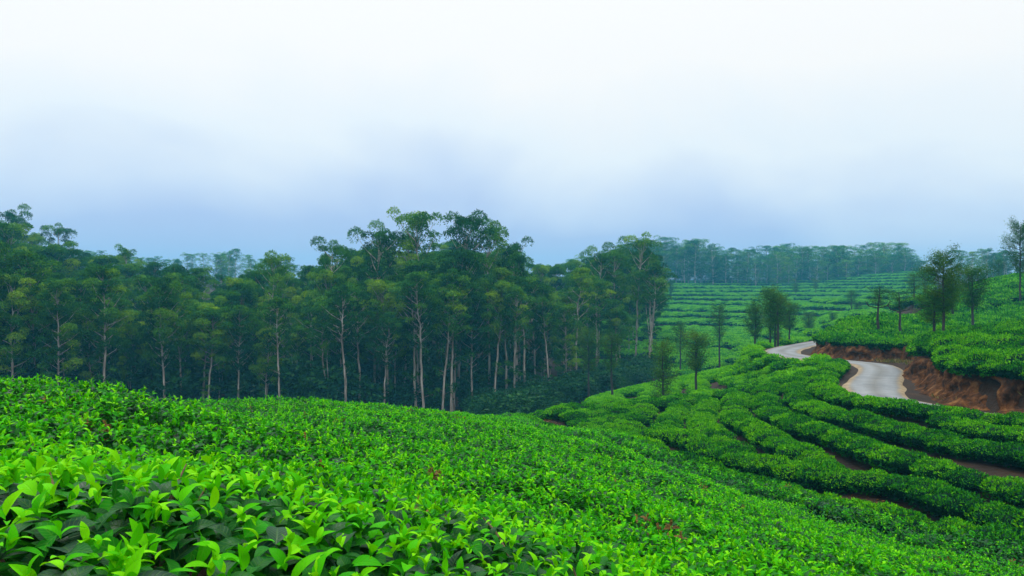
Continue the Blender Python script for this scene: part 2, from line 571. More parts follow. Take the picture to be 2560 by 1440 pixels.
# ------------------------------------------------------------------ points -> one object of instances ("stuff")
def scatter(name, protos, pos, rot, scl, idx, parent=None):
    me = bpy.data.meshes.new(name)
    me.vertices.add(len(pos))
    me.vertices.foreach_set('co', np.asarray(pos, np.float32).ravel())
    for an, at, dat in (('rot', 'FLOAT_VECTOR', rot), ('scl', 'FLOAT_VECTOR', scl)):
        a = me.attributes.new(an, at, 'POINT')
        a.data.foreach_set('vector', np.asarray(dat, np.float32).ravel())
    a = me.attributes.new('idx', 'INT', 'POINT')
    a.data.foreach_set('value', np.asarray(idx, np.int32))
    o = bpy.data.objects.new(name, me)
    COL.objects.link(o)
    if parent:
        o.parent = parent
    g = bpy.data.node_groups.new(name + '_scatter', 'GeometryNodeTree')
    g.interface.new_socket('Geometry', in_out='INPUT', socket_type='NodeSocketGeometry')
    g.interface.new_socket('Geometry', in_out='OUTPUT', socket_type='NodeSocketGeometry')
    gi, go = g.nodes.new('NodeGroupInput'), g.nodes.new('NodeGroupOutput')
    iop = g.nodes.new('GeometryNodeInstanceOnPoints')
    jn = g.nodes.new('GeometryNodeJoinGeometry')
    for p in reversed(protos):
        ob = g.nodes.new('GeometryNodeObjectInfo')
        ob.transform_space = 'ORIGINAL'
        ob.inputs['Object'].default_value = p
        ob.inputs['As Instance'].default_value = True
        g.links.new(ob.outputs['Geometry'], jn.inputs[0])

    def attr(nm, ty):
        n = g.nodes.new('GeometryNodeInputNamedAttribute')
        n.data_type = ty
        n.inputs['Name'].default_value = nm
        return n.outputs['Attribute']
    g.links.new(gi.outputs[0], iop.inputs['Points'])
    g.links.new(jn.outputs[0], iop.inputs['Instance'])
    iop.inputs['Pick Instance'].default_value = True
    g.links.new(attr('idx', 'INT'), iop.inputs['Instance Index'])
    g.links.new(attr('rot', 'FLOAT_VECTOR'), iop.inputs['Rotation'])
    g.links.new(attr('scl', 'FLOAT_VECTOR'), iop.inputs['Scale'])
    g.links.new(iop.outputs[0], go.inputs[0])
    md = o.modifiers.new('scatter', 'NODES')
    md.node_group = g
    o['kind'] = 'stuff'
    return o


# ------------------------------------------------------------------ ground sheet
def warp(n, lo, hi, k):
    u = np.linspace(np.arcsinh(lo / k), np.arcsinh(hi / k), n)
    return k * np.sinh(u)


gx = warp(330, -620, 620, 14)
gy0 = warp(360, -560, 700, 22)
gy = gy0 + 0.0
GX, GY = np.meshgrid(gx, gy + 18)
TER_POLY = [proj(*p)[:2] for p in [(1380, 720, 108), (1640, 720, 92), (1990, 720, 82), (2080, 720, 100), (2330, 720, 150), (2330, 720, 285), (1500, 720, 300), (1380, 720, 200)]]
GZ = ground(GX, GY) + 0.10 * (fbm(GX, GY, 2.5, 5) - 0.5)
dt, _ = dist_poly(GX, GY, np.array(TER_POLY + TER_POLY[:1]))
GZ = np.where(inside(GX, GY, TER_POLY), GZ - 1.5 * sstep(1, 6, dt), GZ)
nyy, nxx = GX.shape
ii = (np.arange(nyy - 1)[:, None] * nxx + np.arange(nxx - 1)[None]).ravel()
gf = np.stack([ii, ii + 1, ii + nxx + 1, ii + nxx], 1)
g_o = mesh_obj('ground', np.stack([GX, GY, GZ], -1).reshape(-1, 3), gf, M['soil'], smooth=True)
tag(g_o, 'brown plantation soil under the tea and the forest', kind='structure')

# terraced hill: treads and risers following the contours
tx = np.linspace(2, 152, 230)
ty = np.linspace(78, 306, 310)
TX, TY = np.meshgrid(tx, ty)


def terrace(x, y):
    z = ground(x, y) + 5.5 * (fbm(x, y, 42, 9) - 0.5) + 0.03 * x
    st = 1.0
    q = z / st
    fl = np.floor(q)
    fr = q - fl
    return (fl + sstep(0.72, 1.0, fr)) * st - 0.2


TZ = terrace(TX, TY)
dt, _ = dist_poly(TX, TY, np.array(TER_POLY + TER_POLY[:1]))
tin = inside(TX, TY, TER_POLY)
TZ = np.where(tin, TZ - 0.9 * (1 - sstep(0, 5, dt)), TZ - 4)
nyy, nxx = TX.shape
ii = (np.arange(nyy - 1)[:, None] * nxx + np.arange(nxx - 1)[None]).ravel()
tf = np.stack([ii, ii + 1, ii + nxx + 1, ii + nxx], 1)
keep = tin.ravel()[tf].any(1)
t_o = mesh_obj('terraced_hill', np.stack([TX, TY, TZ], -1).reshape(-1, 3), tf[keep], M['soil'], smooth=True)
tag(t_o, 'terraced hillside of tea rising to the far forest', kind='structure')

# road with sandy verges
m, t = mat_new('worn_concrete_road')
uv = N(t, 'ShaderNodeAttribute', attribute_name='tone')
tcn = N(t, 'ShaderNodeTexCoord')
n1 = N(t, 'ShaderNodeTexNoise')
n1.inputs['Scale'].default_value = 0.9
n1.inputs['Detail'].default_value = 9
t.links.new(tcn.outputs['Object'], n1.inputs['Vector'])
n1.inputs['Roughness'].default_value = 0.7
c1 = ramp(t, n1.outputs[0], [(0.3, (0.085, 0.10, 0.11)), (0.5, (0.14, 0.155, 0.165)), (0.7, (0.195, 0.21, 0.215))])
n2 = N(t, 'ShaderNodeTexNoise')
n2.inputs['Scale'].default_value = 2.2
n2.inputs['Detail'].default_value = 8
t.links.new(tcn.outputs['Object'], n2.inputs['Vector'])
c2 = ramp(t, n2.outputs[0], [(0.3, (0.12, 0.078, 0.03)), (0.7, (0.26, 0.20, 0.11))])
edge = math_node(t, 'ADD', uv.outputs['Fac'], math_node(t, 'MULTIPLY', math_node(t, 'SUBTRACT', n1.outputs[0], 0.5), 0.35))
ef = ramp(t, edge, [(0.70, (0, 0, 0)), (0.86, (1, 1, 1))])
trk = ramp(t, uv.outputs['Fac'], [(0.0, (0.62, 0.58, 0.5)), (0.16, (0.8, 0.78, 0.74)), (0.38, (1.1, 1.1, 1.1)), (0.6, (0.95, 0.95, 0.95)), (0.75, (0.7, 0.66, 0.58))])
mt = N(t, 'ShaderNodeMix', data_type='RGBA', blend_type='MULTIPLY')
mt.inputs[0].default_value = 0.85
t.links.new(c1, mt.inputs[6])
t.links.new(trk, mt.inputs[7])
c1 = mt.outputs[2]
mx = N(t, 'ShaderNodeMix', data_type='RGBA')
t.links.new(ef, mx.inputs[0])
t.links.new(c1, mx.inputs[6])
t.links.new(c2, mx.inputs[7])
p = N(t, 'ShaderNodeBsdfPrincipled')
p.inputs['Roughness'].default_value = 0.75
t.links.new(mx.outputs[2], p.inputs['Base Color'])
bp = N(t, 'ShaderNodeBump')
bp.inputs['Strength'].default_value = 0.3
bp.inputs['Distance'].default_value = 0.03
n3 = N(t, 'ShaderNodeTexNoise')
n3.inputs['Scale'].default_value = 14
t.links.new(tcn.outputs['Object'], n3.inputs['Vector'])
t.links.new(n3.outputs[0], bp.inputs['Height'])
t.links.new(bp.outputs[0], p.inputs['Normal'])
o_ = N(t, 'ShaderNodeOutputMaterial')
t.links.new(p.outputs[0], o_.inputs['Surface'])
M['road'] = m
RC = resample(np.column_stack([ROAD[:, :2], ROAD_Z]), 0.4)
tg = unit(np.gradient(RC[:, :2], axis=0))
nr = np.stack([-tg[:, 1], tg[:, 0]], 1)
offs = np.linspace(-1, 1, 13)
wid = 1.04 + 0.3 * (vnoise(RC[:, 0], RC[:, 1], 2.0, 3) - 0.5)
V = np.zeros((len(RC), 13, 3))
V[:, :, :2] = RC[:, None, :2] + nr[:, None] * (offs[None, :, None] * wid[:, None, None])
V[:, :, 2] = RC[:, None, 2] + 0.03 * (1 - offs[None] ** 2) - 0.06 * (np.abs(offs[None]) > 0.95)
V[:, :, 2] += 0.02
n_, k_ = len(RC), 13
ii = (np.arange(n_ - 1)[:, None] * k_ + np.arange(k_ - 1)[None]).ravel()
rf = np.stack([ii, ii + 1, ii + k_ + 1, ii + k_], 1)
r_o = mesh_obj('road', V.reshape(-1, 3), rf, M['road'], tone=np.repeat(np.abs(offs)[None], n_, 0).ravel(), smooth=True)
tag(r_o, 'pale grey winding estate road with sandy edges', kind='structure')

# cut mud bank along the road
m, t = mat_new('red_mud')
tcn = N(t, 'ShaderNodeTexCoord')
n1 = N(t, 'ShaderNodeTexNoise')
n1.inputs['Scale'].default_value = 2.3
n1.inputs['Detail'].default_value = 10
n1.inputs['Roughness'].default_value = 0.65
n1.inputs['Distortion'].default_value = 0.6
t.links.new(tcn.outputs['Object'], n1.inputs['Vector'])
c1 = ramp(t, n1.outputs[0], [(0.30, (0.008, 0.004, 0.003)), (0.44, (0.030, 0.013, 0.005)), (0.56, (0.085, 0.034, 0.010)), (0.72, (0.20, 0.105, 0.036))])
p = N(t, 'ShaderNodeBsdfPrincipled')
p.inputs['Roughness'].default_value = 0.95
p.inputs['Specular IOR Level'].default_value = 0.1
t.links.new(c1, p.inputs['Base Color'])
n3 = N(t, 'ShaderNodeTexNoise')
n3.inputs['Scale'].default_value = 5
n3.inputs['Detail'].default_value = 9
t.links.new(tcn.outputs['Object'], n3.inputs['Vector'])
bp = N(t, 'ShaderNodeBump')
bp.inputs['Strength'].default_value = 0.9
bp.inputs['Distance'].default_value = 0.12
t.links.new(n3.outputs[0], bp.inputs['Height'])
t.links.new(bp.outputs[0], p.inputs['Normal'])
o_ = N(t, 'ShaderNodeOutputMaterial')
t.links.new(p.outputs[0], o_.inputs['Surface'])
M['mud'] = m
BC = resample(BANK, 0.08)
BCs = np.arange(len(BC)) * 0.08
tg = unit(np.gradient(BC[:, :2], axis=0))
nr = np.stack([-tg[:, 1], tg[:, 0]], 1)
chk = BC[len(BC) // 2, :2] + nr[len(BC) // 2] * 0.8
if not inside(chk[0], chk[1], HILL_AREA):
    nr = -nr
nr_bank = nr.copy()
nv = 26
vv = np.linspace(0, 1, nv)
foot = ground(BC[:, 0] - nr[:, 0] * 0.2, BC[:, 1] - nr[:, 1] * 0.2)
hgt = bank_h(BCs) + 0.10
S, VV = np.meshgrid(BCs, vv, indexing='ij')
prof = -0.35 * np.exp(-VV * 9) + 0.55 * VV ** 0.8 + 0.45 * sstep(0.88, 1.0, VV)
big = (fbm(S, VV * 1.6, 1.1, 21) - 0.5) * 0.7 + (fbm(S + 0.3 * VV, VV * 0.8, 0.42, 41, 4) - 0.5) * 0.6 + (fbm(S, VV, 0.16, 91, 2) - 0.5) * 0.16 - 0.14 * np.clip(1 - np.abs((S * 1.3 + 0.5 * fbm(S, VV, 0.8, 15)) % 1 - 0.5) * 5, 0, 1) * -1
caves = np.zeros_like(S)
for px, vc, rs, rv, dp in [(2432, 0.6, 0.42, 0.22, 0.4), (2536, 0.45, 0.36, 0.28, 0.32), (2310, 0.65, 0.3, 0.2, 0.2)]:
    k = np.argmin(np.abs(to_px(BC)[:, 0] - px) + np.where(BCs < (47 if px > 2280 else 0), 1e4, 0))
    caves += dp * np.exp(-(((S - BCs[k]) / rs) ** 2 + ((VV - vc) / rv) ** 2) ** 2)
lumps = -0.45 * np.clip(fbm(S, VV * 0, 1.1, 77) - 0.52, 0, 1) * 2.2 * np.exp(-VV * 5)
off = prof + big * (0.35 + 0.65 * np.sin(np.pi * np.clip(VV, 0, 1))) + caves + lumps
BV = np.zeros((len(BC), nv, 3))
BV[:, :, :2] = BC[:, None, :2] + nr[:, None] * off[..., None]
BV[:, :, 2] = foot[:, None] - 0.08 + VV * (hgt[:, None] + 0.1) + 0.10 * (fbm(S, VV, 0.8, 61) - 0.5)
ii = (np.arange(len(BC) - 1)[:, None] * nv + np.arange(nv - 1)[None]).ravel()
bf = np.stack([ii, ii + nv, ii + nv + 1, ii + 1], 1)
b_o = mesh_obj('mud_bank', BV.reshape(-1, 3), bf, M['mud'], smooth=True)
tag(b_o, 'eroded reddish brown mud bank cut beside the road', kind='structure')

# ------------------------------------------------------------------ tea: bush prototypes
def tea_bush_mesh(seed, n=1500, r=0.68, h=0.62, flat=2.6, leaf=0.075):
    q = np.random.default_rng(seed)
    th = q.uniform(0, 2 * np.pi, n)
    u = np.sqrt(q.uniform(0, 1, n))
    side = q.uniform(0, 1, n) < 0.33
    lob = 1 + 0.10 * np.sin(3 * th + seed) + 0.07 * np.sin(5 * th + 2 * seed)
    rad = np.where(side, q.uniform(0.9, 1.02, n), u * 0.97) * r * lob
    top = h * (1 - 0.42 * (rad / (r * lob)) ** flat * 1.0) + 0.05 * np.sin(rad * 9 + th * 2 + seed)
    z = np.where(side, top * q.uniform(0.22, 0.95, n), top - np.abs(q.normal(0, 0.035, n)))
    shrink = np.where(side, 0.78 + 0.22 * np.clip(z / h, 0, 1), 1)
    pos = np.stack([np.cos(th) * rad * shrink, np.sin(th) * rad * shrink, z], 1)
    out = np.stack([np.cos(th) * (rad / r) ** 2, np.sin(th) * (rad / r) ** 2, np.where(side, 0.35, 1.1)], 1)
    ax = unit(out + q.normal(0, 0.65, (n, 3)))
    nrm = unit(out + q.normal(0, 0.5, (n, 3)))
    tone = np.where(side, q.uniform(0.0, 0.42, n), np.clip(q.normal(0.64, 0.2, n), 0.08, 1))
    tone = tone + 0.12 * (vnoise(pos[:, 0] + 9 * seed, pos[:, 1], 0.35, seed) - 0.5)
    L = leaf * q.uniform(0.7, 1.35, n)
    v, f, tn = leaf_quads(pos, ax, nrm, L, L * 0.48, np.clip(tone, 0, 1))
    # dense inner foliage
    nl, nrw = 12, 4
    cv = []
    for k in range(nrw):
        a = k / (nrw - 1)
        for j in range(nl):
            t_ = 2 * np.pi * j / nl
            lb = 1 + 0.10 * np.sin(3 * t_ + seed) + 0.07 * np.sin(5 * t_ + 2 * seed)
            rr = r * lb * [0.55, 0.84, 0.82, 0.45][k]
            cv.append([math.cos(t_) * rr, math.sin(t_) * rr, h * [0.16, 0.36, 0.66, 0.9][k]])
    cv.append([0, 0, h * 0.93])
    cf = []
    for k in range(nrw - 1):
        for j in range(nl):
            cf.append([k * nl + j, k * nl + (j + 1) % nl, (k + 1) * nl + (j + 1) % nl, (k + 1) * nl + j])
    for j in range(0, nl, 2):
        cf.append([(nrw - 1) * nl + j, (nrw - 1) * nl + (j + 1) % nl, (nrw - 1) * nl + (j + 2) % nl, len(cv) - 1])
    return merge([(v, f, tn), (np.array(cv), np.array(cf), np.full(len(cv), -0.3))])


def tea_stem_mesh(seed, r=0.5):
    q = np.random.default_rng(seed + 500)
    parts = [tube([[0, 0, -0.12], [0.01, 0.01, 0.06], [0, 0.02, 0.16]], [0.05, 0.04, 0.035], 6)]
    for k in range(7):
        a = 2 * np.pi * k / 7 + q.uniform(-.3, .3)
        e = r * q.uniform(0.55, 0.95)
        parts.append(tube([[0, 0, 0.08], [math.cos(a) * e * 0.4, math.sin(a) * e * 0.4, 0.2], [math.cos(a) * e, math.sin(a) * e, 0.46]], [0.02, 0.014, 0.006], 5))
    return merge(parts)


BUSH = []
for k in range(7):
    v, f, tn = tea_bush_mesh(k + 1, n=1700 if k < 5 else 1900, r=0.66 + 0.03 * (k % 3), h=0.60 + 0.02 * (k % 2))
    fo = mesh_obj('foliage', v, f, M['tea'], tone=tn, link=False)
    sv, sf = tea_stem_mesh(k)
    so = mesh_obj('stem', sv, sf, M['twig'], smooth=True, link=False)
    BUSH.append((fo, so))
BUSH_P = [b[0] for b in BUSH]

# cheaper bushes for the hillsides further off
BUSH_FAR = []
for k in range(4):
    v, f, tn = tea_bush_mesh(k + 31, n=420, r=0.7, h=0.62, leaf=0.15)
    BUSH_FAR.append(mesh_obj('far_bush', v, f, M['tea'], tone=tn, link=False))

BUSH_FLUSH, BUSH_KNOLL = [], []
for k in range(4):
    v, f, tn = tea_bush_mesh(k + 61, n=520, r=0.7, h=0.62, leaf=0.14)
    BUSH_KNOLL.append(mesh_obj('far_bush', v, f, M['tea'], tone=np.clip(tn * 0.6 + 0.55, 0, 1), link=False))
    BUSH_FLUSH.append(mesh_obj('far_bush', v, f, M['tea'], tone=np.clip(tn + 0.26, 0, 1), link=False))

PATH = np.array([proj(*p) for p in [(1330, 1058, 37), (1450, 1085, 30.4), (1600, 1118, 25.6), (1760, 1178, 21.6), (1910, 1215, 19.7), (2069, 1254, 18), (2230, 1296, 16.4), (2387, 1338, 15), (2560, 1384, 14), (2900, 1460, 12.6)]])
PATH = resample(PATH, 0.3)
BUSHES = []     # x, y, scale, stretch, direction, group


def add_line(line, off, step, sc, group, jit=0.12, st=1.0):
    c = resample(line, step)
    tgl = unit(np.gradient(c[:, :2], axis=0))
    nl = np.stack([-tgl[:, 1], tgl[:, 0]], 1)
    for i in range(len(c)):
        p = c[i, :2] + nl[i] * (off + random.uniform(-jit, jit)) + tgl[i] * random.uniform(-jit, jit)
        BUSHES.append((p[0], p[1], sc * random.uniform(0.88, 1.12), st, math.atan2(tgl[i, 1], tgl[i, 0]), group))


def img_line(pts, h=TEA_H, dmin=9):
    return np.array([hit(px, py, h, dmin) for px, py in pts])


# the hedge on the near side of the path, then rows below the road split by dark gaps, then the clumpy field
add_line(PATH, -1.0, 0.66, 0.84, 'hedge')
add_line(PATH, 1.15, 0.70, 0.84, 'field')
SPURS = [img_line(r) for r in ([(1900, 985), (1890, 1020), (1905, 1050)], [(1820, 1010), (1800, 1045), (1812, 1075)], 
                                [(1700, 1030), (1650, 1060), (1640, 1090)], [(2250, 1245), (2350, 1270), (2420, 1300)], [(1740, 1075), (1810, 1130)])]
rl = resample(ROAD, 0.4)
rl = rl[(rl[:, 1] < 39) & (rl[:, 1] > 16.5)][::-1, :2]
tgl = unit(np.gradient(rl, axis=0))
nrl = np.stack([-tgl[:, 1], tgl[:, 0]], 1)
GAPS = [np.array(g, float) for g in (
    [(13.0, 34.5), (11.7, 31), (10.9, 28), (10.6, 26), (10.9, 24), (11.3, 22.5), (11.8, 21.2), (12.4, 20), (13.4, 18.6), (15, 17)],
    [(11.9, 35), (10.4, 31), (9.7, 28), (9.45, 26), (9.5, 23.5), (9.7, 21.5), (9.9, 19.8), (10.3, 18.2), (11.2, 17), (12.9, 15.5)],
    [(10.7, 35.5), (9.2, 31), (8.5, 28), (8.25, 26), (8.3, 23), (8.4, 21), (8.6, 19), (8.9, 17.5), (9.5, 16), (10.6, 14.6)],
    [(9.5, 35.8), (8.0, 31), (7.3, 28), (7.0, 25.5), (7.0, 23), (7.1, 21), (7.4, 19)],
    [(8.3, 36.3), (6.8, 31.5), (6.1, 28.5), (5.8, 26), (5.8, 23.5), (6.0, 21)],
    [(7.0, 37), (5.6, 32.5), (4.9, 29.5), (4.6, 26.5), (4.7, 24)])]


def midline(a, b, n=14):
    f = lambda q: np.stack([np.interp(np.linspace(0, 1, n), np.linspace(0, 1, len(q)), q[:, k]) for k in (0, 1)], 1)
    return (f(resample(a[:, :2], 0.1)) + f(resample(b[:, :2], 0.1))) / 2


gt = unit(np.gradient(GAPS[0], axis=0))
ROWS = [rl - nrl * 1.9, GAPS[0] + np.stack([-gt[:, 1], gt[:, 0]], 1) * 0.62] + [midline(GAPS[k], GAPS[k + 1]) for k in range(5)]
for k, rr in enumerate(ROWS):
    add_line(rr, 0.0, 0.52, 0.80, 'row%d' % max(k - 1, 0) if k != 1 else 'rowb', jit=0.09)
GAPS = [resample(g, 0.5) for g in GAPS]
FIELD = [proj(px, 720, d)[:2] for px, d in [(1285, 47.5), (1400, 51), (1600, 45), (1800, 40.5), (1900, 38.2), (2000, 38), (2110, 40.5)]] + [np.array([14.6, 36.2]), np.array([13.2, 33.5]), np.array([11.9, 31.0])]
FIELD += [np.array([11.0, 28.0]), np.array([12.0, 25.0]), np.array([15, 21.5]), np.array([19.0, 18.0]), np.array([17, 14.0])]
FIELD += [p[:2] for p in PATH[::-1]]
u_dir = unit(np.array([PATH[40, 0] - PATH[5, 0], PATH[40, 1] - PATH[5, 1]]))
w_dir = np.array([-u_dir[1], u_dir[0]])
for a in np.arange(-50, 50, 0.74):
    for b in np.arange(-40, 40, 0.78):
        p = u_dir * (a + random.uniform(-.2, .2) + 0.37 * (round(b / 0.78) % 2)) + w_dir * (b + random.uniform(-.16, .16)) + np.array([12, 25])
        BUSHES.append((p[0], p[1], random.uniform(0.76, 0.96), 1.0, random.uniform(0, 6.28), 'field?'))
B = []
bx = np.array([b[0] for b in BUSHES])
by = np.array([b[1] for b in BUSHES])
fin = inside(bx, by, FIELD)
ds_ = np.min([dist_poly(bx, by, rr)[0] for rr in SPURS], 0)
dp, _ = dist_poly(bx, by, PATH)
pe = PATH[np.argmin(np.hypot(bx[:, None] - PATH[None, :-1, 0], by[:, None] - PATH[None, :-1, 1]), 1)]
side = np.hypot(bx, by) < np.hypot(pe[:, 0], pe[:, 1])      # on the viewer's side of the path
drow = np.min([dist_poly(bx, by, rr)[0] for rr in ROWS], 0)
dr0 = dist_poly(bx, by, ROWS[0])[0]
dgap = np.min([dist_poly(bx, by, rr)[0] for rr in GAPS], 0)
droad, _ = dist_poly(bx, by, ROAD)


for i, b in enumerate(BUSHES):
    if b[5] == 'field?':
        if not fin[i] or drow[i] < 0.70 or dgap[i] < 0.62 or dp[i] < 1.7:
            continue
        b = b[:5] + ('row0' if droad[i] < 5 and b[0] > 11 else 'field',)
    if b[5] == 'rowb':
        if dr0[i] < 0.8 or droad[i] < 1.85:
            continue
        b = b[:5] + ('row0',)
    if b[5][:3] == 'row' and (dp[i] < 1.6 or side[i] or random.random() < 0.02):
        continue
    if droad[i] < (1.4 if b[5] == 'row0' else 1.85) or b[1] < 3:
        continue
    B.append(b)
Bz = ground(np.array([b[0] for b in B]), np.array([b[1] for b in B]))
shade = []
for b, z in zip(B, Bz):
    pp = to_px(np.array([b[0], b[1], z + 0.4]))
    vis = -80 < pp[0] < 2640 and -80 < pp[1] < 1560
    shade.append((b[2] / b[1] if vis else 0.0))
order = np.argsort(-np.array(shade))
NAMES = {'hedge': ('low tea bush in the hedge along the near side of the dark footpath', 'tea bushes lining the footpath'),
         **{'row%d' % k: ('tea bush in the %s hedge row down from the grey road' % w, 'tea bushes of the %s row below the road' % w) for k, w in enumerate(['second', 'second', 'third', 'fourth', 'fifth', 'sixth', 'seventh'])},
         'row0': ('dark tea bush in the hedge row running right beside the grey road', 'tea bushes of the row beside the road'),
         'field': ('rounded tea bush in the clumpy field between footpath and the curved hedge rows', 'rounded tea bushes beyond the footpath')}
single = set(int(i) for i in order[:300] if shade[i] > 0)
rest = []
for i, b in enumerate(B):
    k = random.randrange(len(BUSH))
    if i in single:
        e = empty('tea_bush', (b[0], b[1], Bz[i]), random.uniform(0, 6.28), (b[2], b[2], b[2] * random.uniform(0.92, 1.08)))
        tag(e, NAMES[b[5]][0], 'bush', NAMES[b[5]][1])
        for src in BUSH[k]:
            c = src.copy()
            COL.objects.link(c)
            c.parent = e
    else:
        rest.append((b[0], b[1], Bz[i], b[2], k))
# groups of hillside tea
def fill(poly, step, zfun, sc=(0.9, 1.15), jit=0.2, lines=(), gap=0.5, protos=4, asp=1.0, dirn=0.0, keepf=None):
    poly = np.array(poly)
    x0, y0 = poly[:, :2].min(0)
    x1, y1 = poly[:, :2].max(0)
    cx, cyy = (x0 + x1) / 2, (y0 + y1) / 2
    rad = math.hypot(x1 - x0, y1 - y0) / 2 + step
    a, b = np.meshgrid(np.arange(-rad, rad, step * asp), np.arange(-rad, rad, step))
    a = a + 0.5 * step * asp * (np.arange(a.shape[0]) % 2)[:, None]
    a = a + rng.uniform(-jit, jit, a.shape)
    b = b + rng.uniform(-jit, jit, b.shape)
    x = (cx + a * math.cos(dirn) - b * math.sin(dirn)).ravel()
    y = (cyy + a * math.sin(dirn) + b * math.cos(dirn)).ravel()
    k = inside(x, y, [p[:2] for p in poly])
    for ln in lines:
        k &= dist_poly(x, y, ln)[0] > gap
    x, y = x[k], y[k]
    if keepf is not None:
        kk = keepf(x, y)
        x, y = x[kk], y[kk]
    z = zfun(x, y)
    n = len(x)
    s = rng.uniform(*sc, n)
    return np.stack([x, y, z], 1), s, rng.integers(0, protos, n), rng.uniform(0, 6.28, n)


def scatter_bushes(name, label, protos, pts, s, idx, rz, sx=1.0, sz=1.0):
    o = scatter(name, protos, pts, np.stack([0 * rz, 0 * rz, rz], 1), np.stack([s * sx, s, s * sz], 1), idx)
    tag(o, label, 'tea bushes', kind='stuff')
    return o


rest = np.array(rest)
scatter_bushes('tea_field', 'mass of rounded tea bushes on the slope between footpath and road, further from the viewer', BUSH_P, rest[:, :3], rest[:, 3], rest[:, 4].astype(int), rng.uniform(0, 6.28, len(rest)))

# smooth mid knoll with its plucking lanes
def c7(pts):
    return [(1600 + a / 2.667, 900 + b / 2.667) for a, b in pts]


KNOLL = [proj(px, 720, d)[:2] for px, d in [(1470, 52), (1480, 67), (1700, 67), (1900, 63), (1975, 58.5), (1985, 55), (2040, 48.5), (2095, 44.5), (2130, 41.2), (2110, 40.2), (2000, 38.2), (1900, 39.2), (1800, 41.5), (1600, 46)]]
LANES = [c7(q) for q in ([(285, 140), (300, 195), (345, 240)], [(390, 155), (420, 195), (465, 230)], [(485, 95), (520, 160), (585, 200)], [(578, 70), (640, 130), (715, 168)],
                         [(635, 55), (690, 110), (775, 150)], [(728, 20), (820, 90), (890, 112)], [(830, -5), (950, 60), (890, 112), (800, 150)], [(960, 58), (1020, 105)],
                         [(1010, 0), (1090, 40), (1145, 80)], [(1180, 0), (1240, 40)], [(100, 200), (112, 255)], [(190, 200), (245, 255)], [(10, 190), (-60, 240)], [(-80, 200), (-150, 240)])]
LANES = [np.array([hit(px, py, TEA_H, 40, 75) for px, py in ln]) for ln in (LANES[0], LANES[2], LANES[10], LANES[12], LANES[13])]
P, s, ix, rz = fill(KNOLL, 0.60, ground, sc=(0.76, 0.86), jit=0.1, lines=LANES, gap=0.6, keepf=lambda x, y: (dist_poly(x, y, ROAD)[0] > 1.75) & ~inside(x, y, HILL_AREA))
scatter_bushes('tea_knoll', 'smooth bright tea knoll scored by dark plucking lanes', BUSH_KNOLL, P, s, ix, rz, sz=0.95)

# right hill behind the road, and the nearer spur above the mud bank
def uphill(x, y):
    d, _ = bank_sd(x, y)
    return d > 0.85


NEAR_SPUR = [np.array(q, float) for q in [(20.6, 42.0), (19.2, 38.5), (17.6, 36), (16.4, 33.5), (15.3, 30.4), (14.8, 28), (15, 26), (15.7, 24.4), (17.2, 22.6), (20, 20.3), (26, 17), (34, 24), (32, 42), (24, 43.5)]]
P, s, ix, rz = fill(NEAR_SPUR, 0.95, ground, sc=(0.95, 1.25), jit=0.2, protos=7, keepf=uphill)
edge_ = BC[(BCs > 30)][::8, :2] + nr_bank[BCs > 30][::8] * rng.uniform(0.85, 1.0, ((BCs > 30)[BCs > 30][::8].sum(), 1))
ne = len(edge_)
P = np.vstack([P, np.column_stack([edge_, ground(edge_[:, 0], edge_[:, 1]) - 0.12])])
s, ix, rz = np.r_[s, rng.uniform(0.8, 1.1, ne)], np.r_[ix, rng.integers(0, 7, ne)], np.r_[rz, rng.uniform(0, 6.28, ne)]
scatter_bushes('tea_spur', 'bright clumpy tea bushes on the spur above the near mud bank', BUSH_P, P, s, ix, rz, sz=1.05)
RIGHT_HILL = [proj(px, 720, d)[:2] for px, d in [(2000, 49), (2060, 45.5), (2130, 43), (2262, 42), (2300, 44), (2400, 45), (2560, 45), (3000, 42), (3000, 130), (2560, 120), (2300, 98), (2140, 84), (2040, 60)]]
lanes = [np.array([[x, 46 + 5.2 * k + 0.04 * (x - 30) ** 2 * (k % 3 - 1) * 0.3 + 1.2 * math.sin(x * 0.22 + k), 0] for x in np.arange(14, 90, 2.0)]) for k in range(14)]
P, s, ix, rz = fill(RIGHT_HILL, 0.86, ground, sc=(0.95, 1.15), jit=0.18, lines=lanes[::2], gap=0.5, keepf=uphill)
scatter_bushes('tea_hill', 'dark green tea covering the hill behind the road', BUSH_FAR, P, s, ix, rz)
# valley floor and terraces
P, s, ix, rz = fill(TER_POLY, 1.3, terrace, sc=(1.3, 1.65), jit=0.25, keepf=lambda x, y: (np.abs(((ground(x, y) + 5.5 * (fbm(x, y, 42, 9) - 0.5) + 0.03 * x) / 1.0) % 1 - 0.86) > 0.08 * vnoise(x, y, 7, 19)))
scatter_bushes('terrace_tea', 'hazy rows of tea on the terraced hill below the far forest', BUSH_FLUSH, P, s, ix, rz, sz=0.85)

